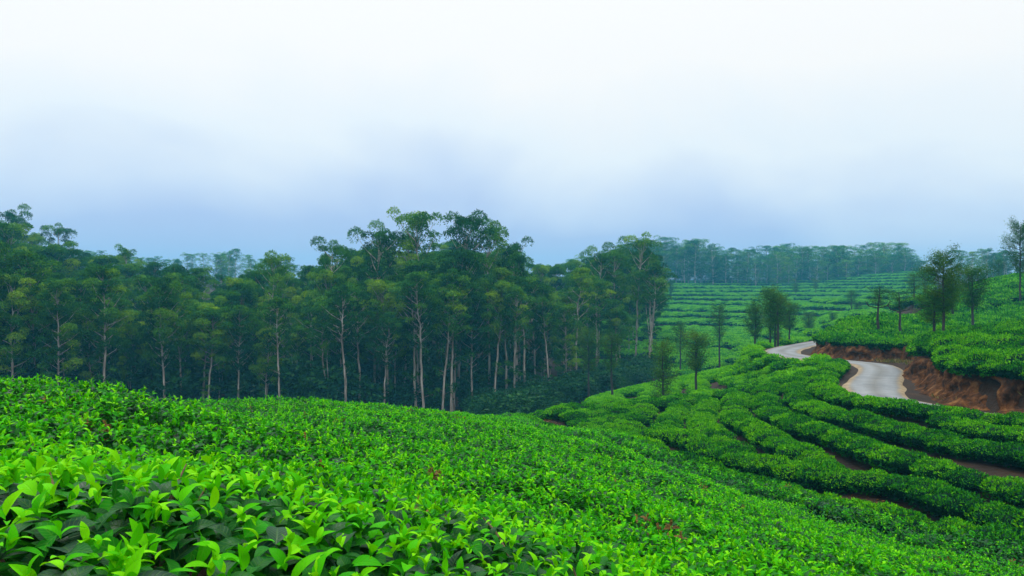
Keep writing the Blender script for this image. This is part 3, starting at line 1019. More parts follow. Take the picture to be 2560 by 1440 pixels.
# ------------------------------------------------------------------ foreground: closed tea canopy made of shoots
def shoot_mesh(seed, young=3, mature=4, size=1.0):
    q = np.random.default_rng(seed + 900)
    parts = []
    v, f = tube([[0, 0, -0.10], [0.004, 0.003, -0.02], [0, 0, 0.06 * size]], [0.004, 0.003, 0.0015], 3)
    tri = np.vstack([f[:, [0, 1, 2]], f[:, [0, 2, 3]]])
    parts.append((v, tri, np.full((len(v), 3), 0.5)))
    az = q.uniform(0, 6.28)
    for k in range(young + mature):
        y = k < young
        az += 2.4 + q.uniform(-.4, .4)
        L = (q.uniform(0.035, 0.062) if y else q.uniform(0.06, 0.095)) * size
        el = R(q.uniform(10, 82)) if y else R(q.uniform(-35, 45))
        bv, bf_ = leaf_blade(L, L * q.uniform(0.34, 0.42) if y else L * q.uniform(0.42, 0.54), q.uniform(0.0, 0.25) if y else q.uniform(0.05, 0.4), q.uniform(0.3, 0.8) if y else q.uniform(0.1, 0.45), 4)
        z = (0.055 - 0.008 * k if y else 0.035 - 0.016 * (k - young)) * size
        bv = bv @ rot_zxz(az, el, q.uniform(-.35, .35)).T + np.array([0, 0, z])
        tn = np.clip(q.normal(0.86, 0.09), 0, 1) if y else np.clip(q.normal(0.5, 0.2), 0.08, 0.95)
        parts.append((bv, bf_, blade_attr(4, tn)))
    return merge(parts)


SHOOT = []
for k in range(10):
    v, f, tn = shoot_mesh(k, young=3 + k % 2, mature=3 + k % 3)
    SHOOT.append(mesh_obj('tea_shoot', v, f, M['tea_near'], tone=tn, link=False))
for k in range(4):
    v, f, tn = shoot_mesh(40 + k, young=0, mature=6, size=1.15)
    SHOOT.append(mesh_obj('tea_shoot', v, f, M['tea_near'], tone=np.column_stack([np.clip(tn[:, 0] - 0.26, 0.0, 0.55), tn[:, 1:]]), link=False))
v, f, tn = shoot_mesh(77, young=2, mature=4)
SHOOT.append(mesh_obj('tea_shoot', v, f, M['dry'], tone=tn, link=False))


def canopy(x, y):
    z = ground(x, y) + TEA_H + 0.20 * (fbm(x, y, 2.0, 31) - 0.5) + 0.16 * (fbm(x, y, 0.7, 57, 2) - 0.5)
    # hollows where neighbouring bushes do not quite close
    h = vnoise(x, y, 0.55, 71) * vnoise(x, y, 1.9, 83)
    pd, _ = dist_poly(x, y, PATH)
    q = (pd + 0.25 * np.sin(y * 0.9)) % 1.7
    fur = np.exp(-((q - 0.85) / 0.16) ** 2) * (1 - sstep(3.0, 9.0, pd)) * sstep(0.30, 0.55, vnoise(x, y, 2.4, 93) + 0.25)
    h = np.maximum(h, 0.75 * fur)
    return z - 0.22 * sstep(0.50, 0.72, h) - 0.12 * fur, h


CARPET = [np.array([-9.0, -1.5]), np.array([-15.0, 8.0]), np.array([-13.0, 15.0]), np.array([-9, 24.]), np.array([-3.0, 35.0])]
cl = PATH[:, :2].copy()
tgl = unit(np.gradient(cl, axis=0))
nl = np.stack([-tgl[:, 1], tgl[:, 0]], 1)
near_side = cl - nl * 1.5
CARPET += [p for p in near_side] + [np.array([11.0, 4.0]), np.array([6.0, -1.5])]


def carpet_points(density, lo, hi):
    n = int(density * 30 * 41.5)
    x = rng.uniform(-16, 14, n)
    y = rng.uniform(-1.5, 40, n)
    k = inside(x, y, CARPET) & (np.hypot(x, y) > lo) & (np.hypot(x, y) <= hi) & (np.abs(x) < 0.80 * y + 3.2)
    return x[k], y[k]


# three near bushes are things of their own; everything else is the closed canopy
NEAR = [(-1.02, 1.95, 0.74, 'nearest tea bush with big glossy leaves in the bottom left corner', 300),
        (0.32, 2.55, 0.68, 'tea bush with pale young shoots at the bottom edge, left of centre', 220),
        (-2.35, 3.4, 0.85, 'dense tea bush at the left edge behind the nearest bush', 120)]
X, Y = carpet_points(320, -1, 7)
X2, Y2 = carpet_points(210, 7, 15)
X3, Y3 = carpet_points(100, 15, 42)
X, Y = np.r_[X, X2, X3], np.r_[Y, Y2, Y3]
for c in NEAR:
    k = np.hypot(X - c[0], Y - c[1]) > c[2]
    X, Y = X[k], Y[k]
Z, Hh = canopy(X, Y)
n = len(X)
mature = rng.uniform(0, 1, n) < 0.30 + 0.4 * sstep(0.45, 0.62, Hh) + 0.5 * sstep(0.42, 0.68, fbm(X, Y, 0.9, 411, 2)) + 0.35 * (fbm(X, Y, 4.0, 517, 2) - 0.45)
ix = np.where(mature, rng.integers(10, 14, n), rng.integers(0, 10, n))
dryp = (fbm(X, Y, 0.5, 301, 2) > 0.83) & (rng.uniform(0, 1, n) < 0.5)
ix = np.where(dryp, 14, ix)
Z = Z - np.where(mature, rng.uniform(0.02, 0.13, n), 0.0) - rng.uniform(0, 0.04, n)
rot = np.stack([rng.normal(0, 0.25, n), rng.normal(0, 0.25, n), rng.uniform(0, 6.28, n)], 1)
far_s = 0.73 + 0.27 * sstep(8, 26, Y)
sc_ = rng.uniform(0.8, 1.25, n) * far_s
o = scatter('tea_canopy', SHOOT, np.stack([X, Y, Z], 1), rot, np.stack([sc_] * 3, 1), ix)
tag(o, 'closed bright green canopy of young tea shoots filling the foreground slope', 'tea bushes', kind='stuff')

LEAFM = []
lq = np.random.default_rng(5)
for k in range(24):
    y = k % 3 == 0
    L = 1.0
    bv, bf_ = leaf_blade(L, lq.uniform(0.34, 0.42) if y else lq.uniform(0.42, 0.56), lq.uniform(-0.1, 0.4) if y else lq.uniform(0.0, 0.55), lq.uniform(0.3, 0.7) if y else lq.uniform(0.08, 0.4), 6)
    tn = lq.uniform(0.72, 1.0) if y else lq.uniform(0.15, 0.75)
    ob = mesh_obj('leaf', bv, bf_, M['tea_near'], tone=blade_attr(6, tn), smooth=True, link=False)
    LEAFM.append((ob.data, y, bv, bf_, tn))
for (cx, cyy, cr, lab, nmax) in NEAR:
    zb = float(ground(cx, cyy))
    root = empty('tea_bush', (cx, cyy, zb))
    tag(root, lab, 'bush')
    items = []
    n = int(cr * cr * math.pi * 360)
    for _ in range(n):
        a, r_ = random.uniform(0, 6.28), cr * 1.03 * math.sqrt(random.random())
        sx, sy = cx + math.cos(a) * r_, cyy + math.sin(a) * r_
        z, hh = canopy(np.array([sx]), np.array([sy]))
        z = float(z[0]) - random.uniform(0, 0.05)
        old = random.random() < 0.52
        if old:
            z -= random.uniform(0.02, 0.20)
        tilt = Matrix.Rotation(random.gauss(0, .25), 4, 'X') @ Matrix.Rotation(random.gauss(0, .25), 4, 'Y')
        az = random.uniform(0, 6.28)
        for k in range(6):
            az += 2.4 + random.uniform(-.4, .4)
            y = (k < 3) and not old
            vi = random.choice([i for i in range(24) if LEAFM[i][1] == y])
            L = (random.uniform(0.04, 0.07) if y else random.uniform(0.06, 0.12)) * (0.86 if nmax == 300 else 0.74)
            el = R(random.uniform(8, 82)) if y else R(random.uniform(-35, 45))
            zo = 0.055 - 0.008 * k if y else 0.035 - 0.012 * k
            Mx = Matrix.Translation((sx - cx, sy - cyy, z - zb)) @ tilt @ Matrix.Translation((0, 0, zo)) @ Matrix.Rotation(az, 4, 'Z') @ Matrix.Rotation(el, 4, 'X') @ Matrix.Rotation(random.uniform(-.35, .35), 4, 'Y') @ Matrix.Scale(L, 4)
            c = Mx @ Vector((0, 0.5, 0))
            wx, wy, wz = c.x + cx, c.y + cyy, c.z + zb
            pp = to_px(np.array([wx, wy, wz]))
            vis = -20 < pp[0] < 2580 and pp[1] < 1470
            items.append((L / wy * (1 if vis else 0.01) + (0.02 * (z - zb - 0.6)), vi, Mx))
    items.sort(key=lambda q: -q[0])
    for sc0, vi, Mx in items[:nmax]:
        lo = bpy.data.objects.new('leaf', LEAFM[vi][0])
        COL.objects.link(lo)
        lo.parent = root
        lo.matrix_basis = Mx
    ps = []
    for sc0, vi, Mx in items[nmax:]:
        A = np.array(Mx)
        ps.append((LEAFM[vi][2] @ A[:3, :3].T + A[:3, 3], LEAFM[vi][3], blade_attr(6, min(1.0, max(0.0, LEAFM[vi][4] + random.uniform(-.2, .16))))))
    v, f, tn = merge(ps)
    fo = mesh_obj('foliage', v, f, M['tea_near_joined'], tone=tn, parent=root, smooth=True)
    fo['kind'] = 'stuff'
    for k in range(9):
        a, r_ = random.uniform(0, 6.28), cr * random.uniform(0.2, 0.9)
        zt = float(canopy(np.array([cx + math.cos(a) * r_]), np.array([cyy + math.sin(a) * r_]))[0][0]) - zb + random.uniform(-0.06, 0.05)
        v, f = tube([[0, 0, 0.05], [math.cos(a) * r_ * 0.5, math.sin(a) * r_ * 0.5, zt * 0.6], [math.cos(a) * r_ * 0.9, math.sin(a) * r_ * 0.9, zt - 0.04], [math.cos(a) * r_, math.sin(a) * r_, zt]], [0.012, 0.008, 0.004, 0.002], 5)
        mesh_obj('twig', v, f, M['twig'], parent=root, smooth=True)

# ------------------------------------------------------------------ trees
def eucalyptus(seed, H=20.0, base=0.42, spread=2.6, nb=22, clump=1.0, leaves=230, emergent=False):
    """tapered trunk, ascending limbs, rounded leaf clumps at limb ends"""
    q = np.random.default_rng(seed + 2000)
    zz = np.linspace(-0.4, H * 0.93, 14)
    bx_ = np.cumsum(q.normal(0, 0.15, 14)) * np.linspace(0, 1, 14) * 1.2
    by_ = np.cumsum(q.normal(0, 0.15, 14)) * np.linspace(0, 1, 14) * 1.2
    tr = np.stack([bx_, by_, zz], 1)
    rad = 0.17 * (H / 20) * (1 - np.linspace(0, 1, 14)) ** 0.75 + 0.025
    rad[0] *= 1.35
    wood = [tube(tr, rad, 8)]
    if seed % 4 == 1:      # forked low down
        a_ = q.uniform(0, 6.28)
        fk = tr[2:9] + np.linspace(0, 1, 7)[:, None] ** 0.8 * np.array([math.cos(a_) * 1.3, math.sin(a_) * 1.3, 0.3])
        wood.append(tube(fk, rad[2:9] * 0.5, 7))
    crown = []

    def clump_leaves(c, r, n, tn):
        d = rand_dirs(n, q)
        d[:, 2] = np.where(q.uniform(0, 1, n) < 0.72, np.abs(d[:, 2]), d[:, 2])
        k = q.uniform(0.55, 1.05, n) ** 0.6
        pos = c + d * r * np.array([1.0, 1.0, 0.72]) * k[:, None]
        ax = unit(d * 0.6 + q.normal(0, 0.6, (n, 3)) + np.array([0, 0, -0.35]))
        nrm = unit(d + q.normal(0, 0.45, (n, 3)) + np.array([0, 0, 0.35]))
        L = q.uniform(0.16, 0.34, n)
        return leaf_quads(pos, ax, nrm, L, L * 0.42, np.clip(tn + q.normal(0, 0.13, n), 0, 1))
    for b in range(nb):
        u = (b + q.uniform(0.2, 0.8)) / nb
        z0 = H * (base + (0.90 - base) * u)
        i = np.interp(z0, zz, np.arange(14))
        p0 = np.array([np.interp(z0, zz, bx_), np.interp(z0, zz, by_), z0])
        a = b * 2.4 + q.uniform(-.5, .5)
        prof_ = (0.55 + 0.75 * math.sin(math.pi * (0.25 + 0.72 * u))) if not emergent else (0.45 + 0.95 * u * (1.25 - u) * 2)
        ln = spread * prof_ * q.uniform(0.65, 1.15)
        rise = ln * q.uniform(0.5, 1.15)
        p1 = p0 + np.array([math.cos(a) * ln * 0.55, math.sin(a) * ln * 0.55, rise * 0.45])
        p2 = p0 + np.array([math.cos(a) * ln, math.sin(a) * ln, rise])
        wood.append(tube([p0, p1, p2], [0.06, 0.04, 0.015], 5))
        r = clump * q.uniform(0.6, 1.1)
        tn = np.clip(q.normal(0.45, 0.24), 0.05, 0.95)
        crown.append(clump_leaves(p2, r, int(leaves * r * r * 1.2), tn))
        for s_ in range(q.integers(1, 3)):
            pq = p1 + q.normal(0, 0.6, 3) * np.array([1, 1, 0.7])
            wood.append(tube([p1, pq], [0.025, 0.01], 4))
            r2 = clump * q.uniform(0.4, 0.75)
            crown.append(clump_leaves(pq, r2, int(leaves * r2 * r2 * 1.3), tn - 0.1))
    top = tr[-1] + np.array([0, 0, 0.2])
    for s_ in range(5):
        c = top + q.normal(0, 0.55, 3) * np.array([1, 1, 0.5])
        wood.append(tube([tr[-3], c], [0.04, 0.012], 4))
        crown.append(clump_leaves(c, clump * q.uniform(0.6, 0.95), int(leaves * 0.9), np.clip(q.normal(0.5, 0.15), 0, 1)))
    # thin epicormic foliage low on the stem
    for s_ in range(q.integers(4, 9)):
        z0 = H * q.uniform(0.12, base + 0.08)
        p0 = np.array([np.interp(z0, zz, bx_), np.interp(z0, zz, by_), z0])
        a = q.uniform(0, 6.28)
        ln = q.uniform(0.7, 1.7)
        p2 = p0 + np.array([math.cos(a) * ln, math.sin(a) * ln, ln * q.uniform(0.2, 0.8)])
        wood.append(tube([p0, p2], [0.025, 0.008], 4))
        crown.append(clump_leaves(p2, clump * q.uniform(0.35, 0.7), int(leaves * 0.35), q.uniform(0.15, 0.5)))
    return merge(wood), merge(crown)


def proto(seed, **kw):
    w, c = eucalyptus(seed, **kw)
    t_ = mesh_obj('trunk', w[0], w[1], M['bark_pale'], smooth=True, link=False)
    c_ = mesh_obj('crown', c[0], c[1], M['euc'], tone=c[2], link=False)
    return (t_, c_, float(c[0][:, 2].max()))


EUC = [proto(k, H=20, base=0.26 + 0.05 * (k % 4), spread=2.2 + 0.25 * (k % 3), nb=26 + 3 * (k % 3), clump=1.1 + 0.1 * (k % 2), leaves=330) for k in range(9)]
EUC_HI = [proto(30 + k, H=20, base=0.50 + 0.04 * (k % 3), spread=2.0, nb=20, clump=1.0, leaves=260) for k in range(5)]
EUC_TALL = [proto(50 + k, H=20, base=0.5, spread=2.5, nb=15, clump=1.15, leaves=240, emergent=True) for k in range(5)]
EUC_FAR = [proto(80 + k, H=18, base=0.14, spread=2.4, nb=22, clump=1.35, leaves=110, emergent=k % 2 == 0) for k in range(5)]


def plant(name, pr, x, y, z, height, rz, label, cat, group=None, wide=1.0):
    s = height / pr[2]
    e = empty(name, (x, y, z), rz, (s * wide, s * wide, s))
    if name == 'eucalyptus_tree':
        e.rotation_euler[0] = random.gauss(0, 0.025)
        e.rotation_euler[1] = random.gauss(0, 0.025)
    tag(e, label, cat, group)
    for src in pr[:2]:
        c = src.copy()
        COL.objects.link(c)
        c.parent = e
    return e


SKYL = np.array([(-400, 480), (0, 520), (90, 570), (150, 575), (210, 605), (300, 622), (350, 645), (410, 650), (500, 655), (560, 655), (620, 660), (690, 645), (750, 665), (840, 625), (900, 610),
                 (1000, 605), (1100, 590), (1200, 600), (1250, 605), (1300, 605), (1350, 632), (1450, 635), (1530, 615), (1580, 600), (1620, 620), (1650, 650), (1700, 700)], float)
FRONT = np.array([(-500, 56), (0, 60), (300, 64), (700, 70), (1000, 74), (1200, 78), (1330, 81), (1450, 87), (1600, 97), (1660, 106)], float)
# the trees that stand out
EMERGE = [(40, 506, 118, 0, 'tallest spreading eucalyptus on the skyline at the far left edge'),
          (140, 555, 116, 1, 'second skyline eucalyptus from the left edge'),
          (300, 606, 112, 2, 'round topped eucalyptus where the left skyline slopes down'),
          (690, 622, 80, 3, 'dark cone shaped eucalyptus left of the thin topped tree'),
          (840, 587, 84, 4, 'thin topped open eucalyptus, leftmost of the tall central group'),
          (935, 541, 82, 0, 'tall eucalyptus with a leaning flat tuft, second of the central group'),
          (1010, 566, 84, 2, 'bushy eucalyptus just left of the tallest central tree'),
          (1052, 509, 83, 1, 'tallest central eucalyptus with a wide open top'),
          (1142, 515, 82, 3, 'slender eucalyptus with a round tuft, right of the tallest central tree'),
          (1222, 536, 84, 4, 'eucalyptus with a loose round head at the right of the central group'),
          (1300, 586, 88, 2, 'broad dense eucalyptus sloping down right of the central group'),
          (1495, 606, 100, 0, 'narrow spiky eucalyptus before the right end of the forest'),
          (1540, 600, 101, 4, 'heavy crowned eucalyptus near the right end of the forest'),
          (1588, 578, 102, 1, 'tallest eucalyptus at the right end of the forest'),
          (1630, 612, 106, 3, 'outermost eucalyptus at the right edge of the dark forest')]
taken = []
for px, py, d, k, lab in EMERGE:
    p = proj(px, py, d)
    z = float(ground(p[0], d))
    plant('eucalyptus_tree', EUC_TALL[k], p[0], d, z - 0.1, p[2] - z, random.uniform(0, 6.28), lab, 'tree', wide=0.82)
    taken.append((p[0], d))
# trunks that show pale at the front edge
PALE = [(700, 'pale bare trunk standing left of centre at the forest front'), (865, 'thick pale double trunk standing out at the forest front'), (1060, 'forked pale trunk below the tallest central tree'),
        (1105, 'straight pale trunk, left one of a close pair'), (1128, 'straight pale trunk, right one of a close pair'), (1238, 'thin leaning pale trunk at the forest front'), (1284, 'long white slender trunk near the shrubs')]
for px, lab in PALE:
    d = float(np.interp(px, FRONT[:, 0], FRONT[:, 1])) - 0.8
    p = proj(px, 720, d)
    z = float(ground(p[0], d))
    top = -(np.interp(px, SKYL[:, 0], SKYL[:, 1]) + random.uniform(60, 120) - 720) / F * d
    plant('eucalyptus_tree', EUC_HI[random.randrange(5)], p[0], d, z - 0.1, top - z, random.uniform(0, 6.28), 'eucalyptus with ' + lab, 'tree')
    taken.append((p[0], d))
cnt = 0
tries = 0
while cnt < 235 and tries < 9000:
    tries += 1
    px = random.uniform(-240, 1640)
    fr = float(np.interp(px, FRONT[:, 0], FRONT[:, 1]))
    dep = random.choice([random.uniform(0, 7), random.uniform(4, 20), random.uniform(15, 60)])
    d = fr + dep
    x = (px - 1280) / F * d
    md = 2.1 if dep < 10 else 2.8
    if any((x - a) ** 2 + (d - b) ** 2 < md * md for a, b in taken):
        continue
    z = float(ground(x, d))
    sky_y = float(np.interp(px, SKYL[:, 0], SKYL[:, 1])) + (random.uniform(20, 190) if dep < 20 else random.uniform(0, 70))
    H = -(sky_y - 720) / F * d - z
    if H < 7:
        continue
    H = min(H, random.uniform(19, 24))
    zone = 'left' if px < 620 else ('middle' if px < 1180 else 'right')
    lay = 'front edge' if dep < 8 else ('inner ranks' if dep < 24 else 'rear ranks')
    lab = f'slender eucalyptus in the {lay} of the dark forest, {zone} part'
    plant('eucalyptus_tree', EUC_HI[random.randrange(5)] if (dep < 9 and px > 600 and random.random() < 0.55) else EUC[random.randrange(9)], x, d, z - 0.1, H, random.uniform(0, 6.28), lab, 'tree', f'forest eucalyptus, {zone} part, {lay}', wide=random.uniform(0.85, 1.15))
    taken.append((x, d))
    cnt += 1
# far forest behind the terraces and hazy wooded hills
FAR = np.array([(1600, 612), (1660, 600), (1750, 606), (1790, 622), (1850, 630), (1930, 616), (1985, 622), (2050, 628), (2100, 618), (2160, 622), (2215, 614), (2280, 622), (2310, 650)], float)
cnt = 0
tk = []
tries = 0
while cnt < 190 and tries < 5000:
    tries += 1
    px = random.uniform(1560, 2300)
    d = random.choice([random.uniform(276, 290), random.uniform(276, 340)])
    x = (px - 1280) / F * d
    if any((x - a) ** 2 + (d - b) ** 2 < 6.5 for a, b in tk):
        continue
    z = float(ground(x, d))
    top = -(float(np.interp(px, FAR[:, 0], FAR[:, 1])) + random.uniform(-16, 38) - 720) / F * d
    zone = 'left half' if px < 1950 else 'right half'
    plant('distant_tree', EUC_FAR[random.randrange(5)], x, d, z - 0.2, max(top - z, 8), random.uniform(0, 6.28), f'hazy blue eucalyptus in the far wood above the terraces, {zone}', 'tree', f'far wood above the terraces, {zone}', wide=1.4)
    tk.append((x, d))
    cnt += 1
for (a, b, y0, y1, d0, d1, num, lab) in [(-80, 760, 626, 652, 230, 300, 70, 'hazy tree on the distant wooded hill behind the left forest'), (2380, 2620, 622, 650, 200, 240, 26, 'hazy tree on the far ridge at the right edge'),
                                         (760, 1640, 640, 690, 230, 280, 34, 'hazy tree glimpsed between the crowns of the central forest')]:
    for k in range(num):
        px = random.uniform(a, b)
        d = random.uniform(d0, d1)
        x = (px - 1280) / F * d
        z = float(ground(x, d))
        top = -(random.uniform(y0, y1) + 10 * math.sin(px * 0.02) - 720) / F * d
        plant('distant_tree', EUC_FAR[random.randrange(5)], x, d, z - 0.2, max(top - z, 7), random.uniform(0, 6.28), lab, 'tree', lab.replace('hazy tree', 'hazy trees'), wide=1.2)

# ------------------------------------------------------------------ shade trees (silver oaks) among the tea
def silver_oak(seed, H=7.0, base=0.4, spread=1.1, nb=16, leaves=110, lop=False, low=False):
    q = np.random.default_rng(seed + 7000)
    zz = np.linspace(-0.3, H * 0.95, 12)
    ox = np.cumsum(q.normal(0, 0.03, 12))
    oy = np.cumsum(q.normal(0, 0.03, 12))
    tr = np.stack([ox, oy, zz], 1)
    wood = [tube(tr, 0.12 * (1 - np.linspace(0, 1, 12)) ** 0.7 + 0.018, 7)]
    crown = []
    for b in range(nb):
        u = (b + q.uniform(0, 1)) / nb
        z0 = H * (base + (0.93 - base) * u)
        p0 = np.array([np.interp(z0, zz, ox), np.interp(z0, zz, oy), z0])
        a = b * 2.4 + q.uniform(-.6, .6)
        ln = spread * (0.45 + 0.8 * math.sin(math.pi * (0.12 + 0.8 * (1 - u)))) * q.uniform(0.6, 1.2)
        p1 = p0 + np.array([math.cos(a) * ln * 0.6, math.sin(a) * ln * 0.6, ln * 0.2])
        p2 = p0 + np.array([math.cos(a) * ln, math.sin(a) * ln, ln * q.uniform(0.4, 0.9)])
        wood.append(tube([p0, p1, p2], [0.035, 0.022, 0.008], 4))
        tn = np.clip(q.normal(0.5, 0.2), 0, 1)
        n = int(leaves * q.uniform(0.5, 1.3))
        k = q.uniform(0.2, 1.0, n)
        pos = p0 + (p2 - p0) * k[:, None] + q.normal(0, 0.19, (n, 3)) * (0.5 + 0.8 * k[:, None])
        ax = unit(q.normal(0, 0.7, (n, 3)) + (p2 - p0) * 0.4)
        L = q.uniform(0.08, 0.18, n)
        crown.append(leaf_quads(pos, ax, unit(q.normal(0, 0.6, (n, 3)) + np.array([0, 0, 0.7])), L, L * 0.4, np.clip(tn + q.normal(0, 0.15, n), 0, 1)))
    if lop:      # lopped stubs that fork sideways
        for a in (0.3, 3.3):
            p0 = tr[7]
            p1 = p0 + np.array([math.cos(a) * 0.8, math.sin(a) * 0.3, 0.25])
            p2 = p1 + np.array([math.cos(a) * 0.25, 0, 0.6])
            wood.append(tube([p0, p1, p2], [0.075, 0.06, 0.03], 6))
    w, c = merge(wood), merge(crown)
    t_ = mesh_obj('trunk', w[0], w[1], M['bark_dark'], smooth=True, link=False)
    c_ = mesh_obj('crown', c[0], c[1], M['oak'], tone=c[2], link=False)
    return (t_, c_, float(c[0][:, 2].max()))


OAK = {'full': [silver_oak(k, base=0.42, spread=1.15, nb=32, leaves=230) for k in range(4)],
       'open': [silver_oak(20 + k, base=0.45, spread=1.0, nb=22, leaves=180) for k in range(4)],
       'bare': [silver_oak(40 + k, base=0.62, spread=0.8, nb=12, leaves=150, lop=True) for k in range(2)],
       'low': [silver_oak(60, base=0.10, spread=0.9, nb=34, leaves=170)],
       'tall': [silver_oak(70 + k, H=9, base=0.38, spread=1.45, nb=36, leaves=380) for k in range(2)]}
OAKS = [(1472, 998, 790, 'full', 0, 'dark trunked shade tree at the forest foot, left of the knoll'),
        (1532, 996, 820, 'open', 0, 'thin shade tree on the left slope of the bright knoll'),
        (1660, 996, 832, 'low', 0, 'shade tree leafy almost to the ground in front of the knoll'),
        (1742, 972, 812, 'full', 1, 'shade tree with a bare lower trunk on the middle of the knoll'),
        (1799, 912, 745, 'open', 1, 'faint slim shade tree behind the knoll below the terraces'),
        (1887, 893, 735, 'full', 2, 'shade tree just left of the close group by the road bend'),
        (1927, 884, 706, 'full', 3, 'left tree of the close group where the road vanishes'),
        (1937, 882, 780, 'open', 2, 'small thin tree between the two big ones where the road vanishes'),
        (1945, 896, 712, 'full', 0, 'right and nearest tree of the close group where the road vanishes'),
        (1975, 866, 742, 'full', 1, 'tree to the right of the close group, above the far road end'),
        (2022, 848, 768, 'full', 2, 'hazy small tree behind the left tip of the right hill'),
        (2083, 834, 778, 'full', 3, 'hazy rounded tree behind the right hill, second from its tip'),
        (2130, 806, 718, 'open', 3, 'hazy thin pole like tree behind the right hill'),
        (2143, 803, 752, 'open', 0, 'short hazy tree beside the pole like one'),
        (2196, 838, 704, 'bare', 0, 'nearly bare lopped tree, leftmost on the right hill'),
        (2252, 844, 712, 'bare', 1, 'lopped tree with a T shaped fork on the right hill'),
        (2286, 762, 676, 'open', 1, 'small leafy tree on the right hill crest behind the forked one'),
        (2312, 738, 660, 'open', 2, 'slim tree on the right hill crest left of the tallest'),
        (2332, 856, 715, 'full', 3, 'bushy tree on the right hill just left of the tallest'),
        (2357, 858, 597, 'tall', 0, 'tallest shade tree on the right hill reaching into the sky'),
        (2430, 836, 648, 'full', 1, 'grey green tree right of the tallest on the right hill'),
        (2495, 697, 640, 'open', 3, 'little tree silhouetted on the ridge near the right edge'),
        (2550, 760, 536, 'tall', 1, 'tall dark tree cut off by the right edge of the view'),
        (2385, 800, 690, 'open', 0, 'thin brownish tree behind the tallest on the right hill'),
        (1678, 745, 694, 'full', 2, 'small dark tree high on the terraced hill beside the forest'),
        (1700, 872, 790, 'open', 3, 'faint grey tree at the foot of the terraces beside the forest'),
        (1990, 745, 700, 'full', 0, 'hazy bush like tree at the top of the terraces'),
        (2040, 742, 694, 'full', 1, 'hazy pale tree at the terrace top below the far wood')]
DK = {1799: 86, 1887: 66, 1927: 61, 1937: 60, 1945: 57, 1975: 76, 2022: 105, 2083: 112, 2130: 130, 2143: 131, 1678: 215, 1700: 92, 1990: 215, 2040: 220, 2495: 108, 1742: 52, 1660: 46}
for px, pb, ptop, kind, k, lab in OAKS:
    if px in DK:
        d = DK[px]
        x = (px - 1280) / F * d
        z = float(terrace(np.array([x]), np.array([d]))[0]) if d > 100 and px < 2200 else float(ground(x, d))
    else:
        h_ = hit(px, pb, 0.3, 30)
        x, d = h_[0], h_[1]
        z = float(ground(x, d))
    Ht = -(ptop - 720) / F * d - z
    pr = OAK[kind][k % len(OAK[kind])]
    plant('shade_tree', pr, x, d, z - 0.05, Ht, random.uniform(0, 6.28) if kind != 'bare' else random.uniform(-.2, .2), lab, 'tree', wide=min(1.6, max(0.8, 7.0 / max(Ht, 3.0) * 0.8)))

# ------------------------------------------------------------------ shrubs at the forest foot
def shrub_mesh(seed):
    q = np.random.default_rng(seed + 300)
    parts, wood = [], []
    for k in range(9):
        a = q.uniform(0, 6.28)
        c = np.array([math.cos(a) * q.uniform(0, 0.9), math.sin(a) * q.uniform(0, 0.9), q.uniform(0.5, 1.5)])
        wood.append(tube([[0, 0, -0.1], c * 0.6, c], [0.05, 0.03, 0.01], 4))
        n = 200
        d = rand_dirs(n, q)
        pos = c + d * q.uniform(0.4, 0.75) * np.array([1, 1, 0.7])
        L = q.uniform(0.14, 0.26, n)
        parts.append(leaf_quads(pos, unit(d + q.normal(0, .6, (n, 3))), unit(d + q.normal(0, .5, (n, 3)) + np.array([0, 0, .4])), L, L * 0.5, np.clip(q.normal(0.5, 0.2) + q.normal(0, .12, n), 0, 1)))
    w, c = merge(wood), merge(parts)
    return (mesh_obj('stem', w[0], w[1], M['bark_dark'], link=False), mesh_obj('foliage', c[0], c[1], M['shrub'], tone=c[2], link=False), 2.0)


SHR = [shrub_mesh(k) for k in range(4)]
for k in range(190):
    if k < 100:
        px = random.uniform(1190, 1640)
        d = float(np.interp(px, FRONT[:, 0], FRONT[:, 1])) + random.uniform(-11, 3)
        hh, lab, grp = random.uniform(1.3, 2.8), 'dark leafy shrub in the undergrowth at the right foot of the forest', 'undergrowth at the right foot of the forest'
    else:
        px = random.uniform(-60, 1300)
        d = float(np.interp(px, FRONT[:, 0], FRONT[:, 1])) + random.uniform(2, 30)
        hh, lab, grp = random.uniform(2.0, 5.0), 'dim shrub between the trunks inside the dark forest', 'undergrowth inside the forest'
    x = (px - 1280) / F * d
    plant('shrub', SHR[k % 4], x, d, float(ground(x, d)), hh, random.uniform(0, 6.28), lab, 'shrub', grp, wide=1.3)

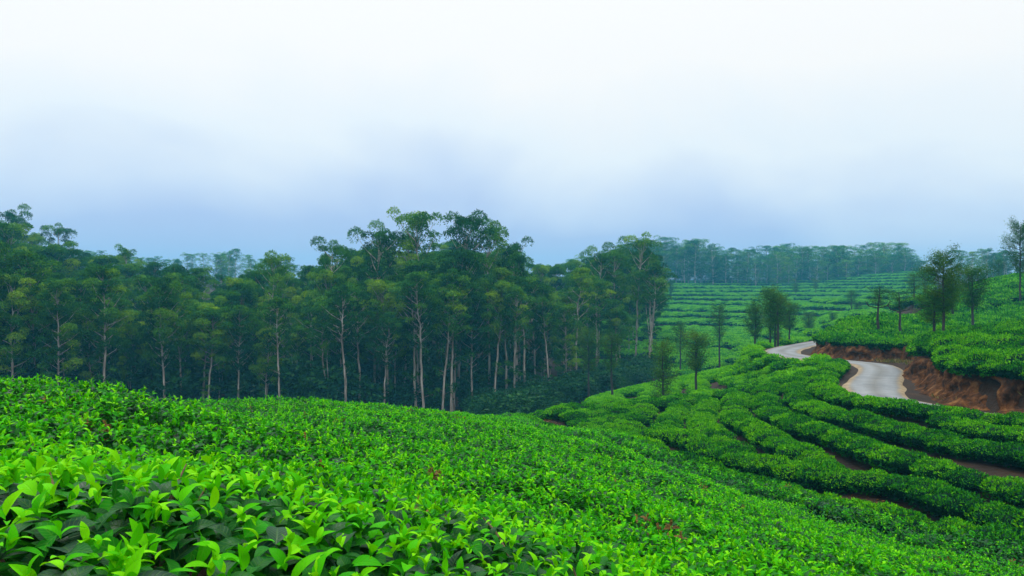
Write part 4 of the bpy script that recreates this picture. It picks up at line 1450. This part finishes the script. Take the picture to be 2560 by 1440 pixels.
# dry grass on the road verge
n = 2600
sx = rng.uniform(0, 1, n)
vl = resample(np.array([proj(*p) for p in [(2215, 904, 42.6), (2240, 914, 40.5), (2252, 935, 37), (2254, 962, 33.2), (2285, 985, 29.8), (2350, 1004, 27.6), (2450, 1026, 25.6), (2560, 1041, 24.4)]]), 0.1)
wt_ = np.exp(-np.arange(len(vl)) * 0.1 / 5.0) + 0.12
ci = rng.choice(len(vl), n, p=wt_ / wt_.sum())
gxx = vl[ci, 0] + rng.normal(0, 0.5, n)
gyy = vl[ci, 1] + rng.normal(0, 0.5, n)
kd = (dist_poly(gxx, gyy, ROAD)[0] > 1.75)
gxx, gyy = gxx[kd], gyy[kd]
n = len(gxx)
gz = ground(gxx, gyy)
v, f, tn = leaf_quads(np.stack([gxx, gyy, gz], 1), np.stack([rng.normal(0, .5, n), rng.normal(0, .5, n), np.ones(n)], 1), rand_dirs(n), rng.uniform(0.1, 0.28, n), rng.uniform(0.02, 0.05, n), rng.uniform(0, 1, n))
tag(mesh_obj('verge_grass', v, f, M['grass'], tone=tn), 'dry grass on the verge inside the road bend', 'grass', kind='stuff')

# fallen leaves and weeds along the footpath
n = 5000
ci = rng.integers(0, len(PATH), n)
lx = PATH[ci, 0] + rng.normal(0, 0.45, n)
ly = PATH[ci, 1] + rng.normal(0, 0.45, n)
lz = ground(lx, ly) + 0.10 * (fbm(lx, ly, 2.5, 5) - 0.5)
v, f, tn = leaf_quads(np.stack([lx, ly, lz + 0.02], 1), rand_dirs(n) * np.array([1, 1, 0.25]) + np.array([0, 0, 0.15]), rand_dirs(n) * 0.4 + np.array([0, 0, 1]), rng.uniform(0.05, 0.11, n), rng.uniform(0.02, 0.05, n), rng.uniform(0, 1, n))
tag(mesh_obj('leaf_litter', v, f, M['dry'], tone=tn), 'fallen brown leaves on the earth footpath', 'leaf litter', kind='stuff')

# ------------------------------------------------------------------ haze: one closed box of pale air
hm, t = mat_new('haze_air')
pv = N(t, 'ShaderNodeVolumePrincipled')
pv.inputs['Color'].default_value = (0.11, 0.62, 0.95, 1)
pv.inputs['Density'].default_value = 0.00078
pv.inputs['Anisotropy'].default_value = 0.1
o_ = N(t, 'ShaderNodeOutputMaterial')
t.links.new(pv.outputs[0], o_.inputs['Volume'])
zlo = float(min(GZ.min(), TZ[tin].min())) - 1.0
zhi = 30.0
hb = np.array([[x, y, z] for z in (zlo, zhi) for y in (-620, 780) for x in (-680, 680)], float)
ho = mesh_obj('haze', hb, np.array([[0, 2, 3, 1], [4, 5, 7, 6], [0, 1, 5, 4], [2, 6, 7, 3], [0, 4, 6, 2], [1, 3, 7, 5]]), hm)
tag(ho, 'thin blue morning haze over the whole valley', kind='stuff')
print('tris', sum(len(m_.loops) - 2 * len(m_.polygons) for m_ in bpy.data.meshes), 'bushes', len(B), 'zlo', zlo, 'carpet', len(X))
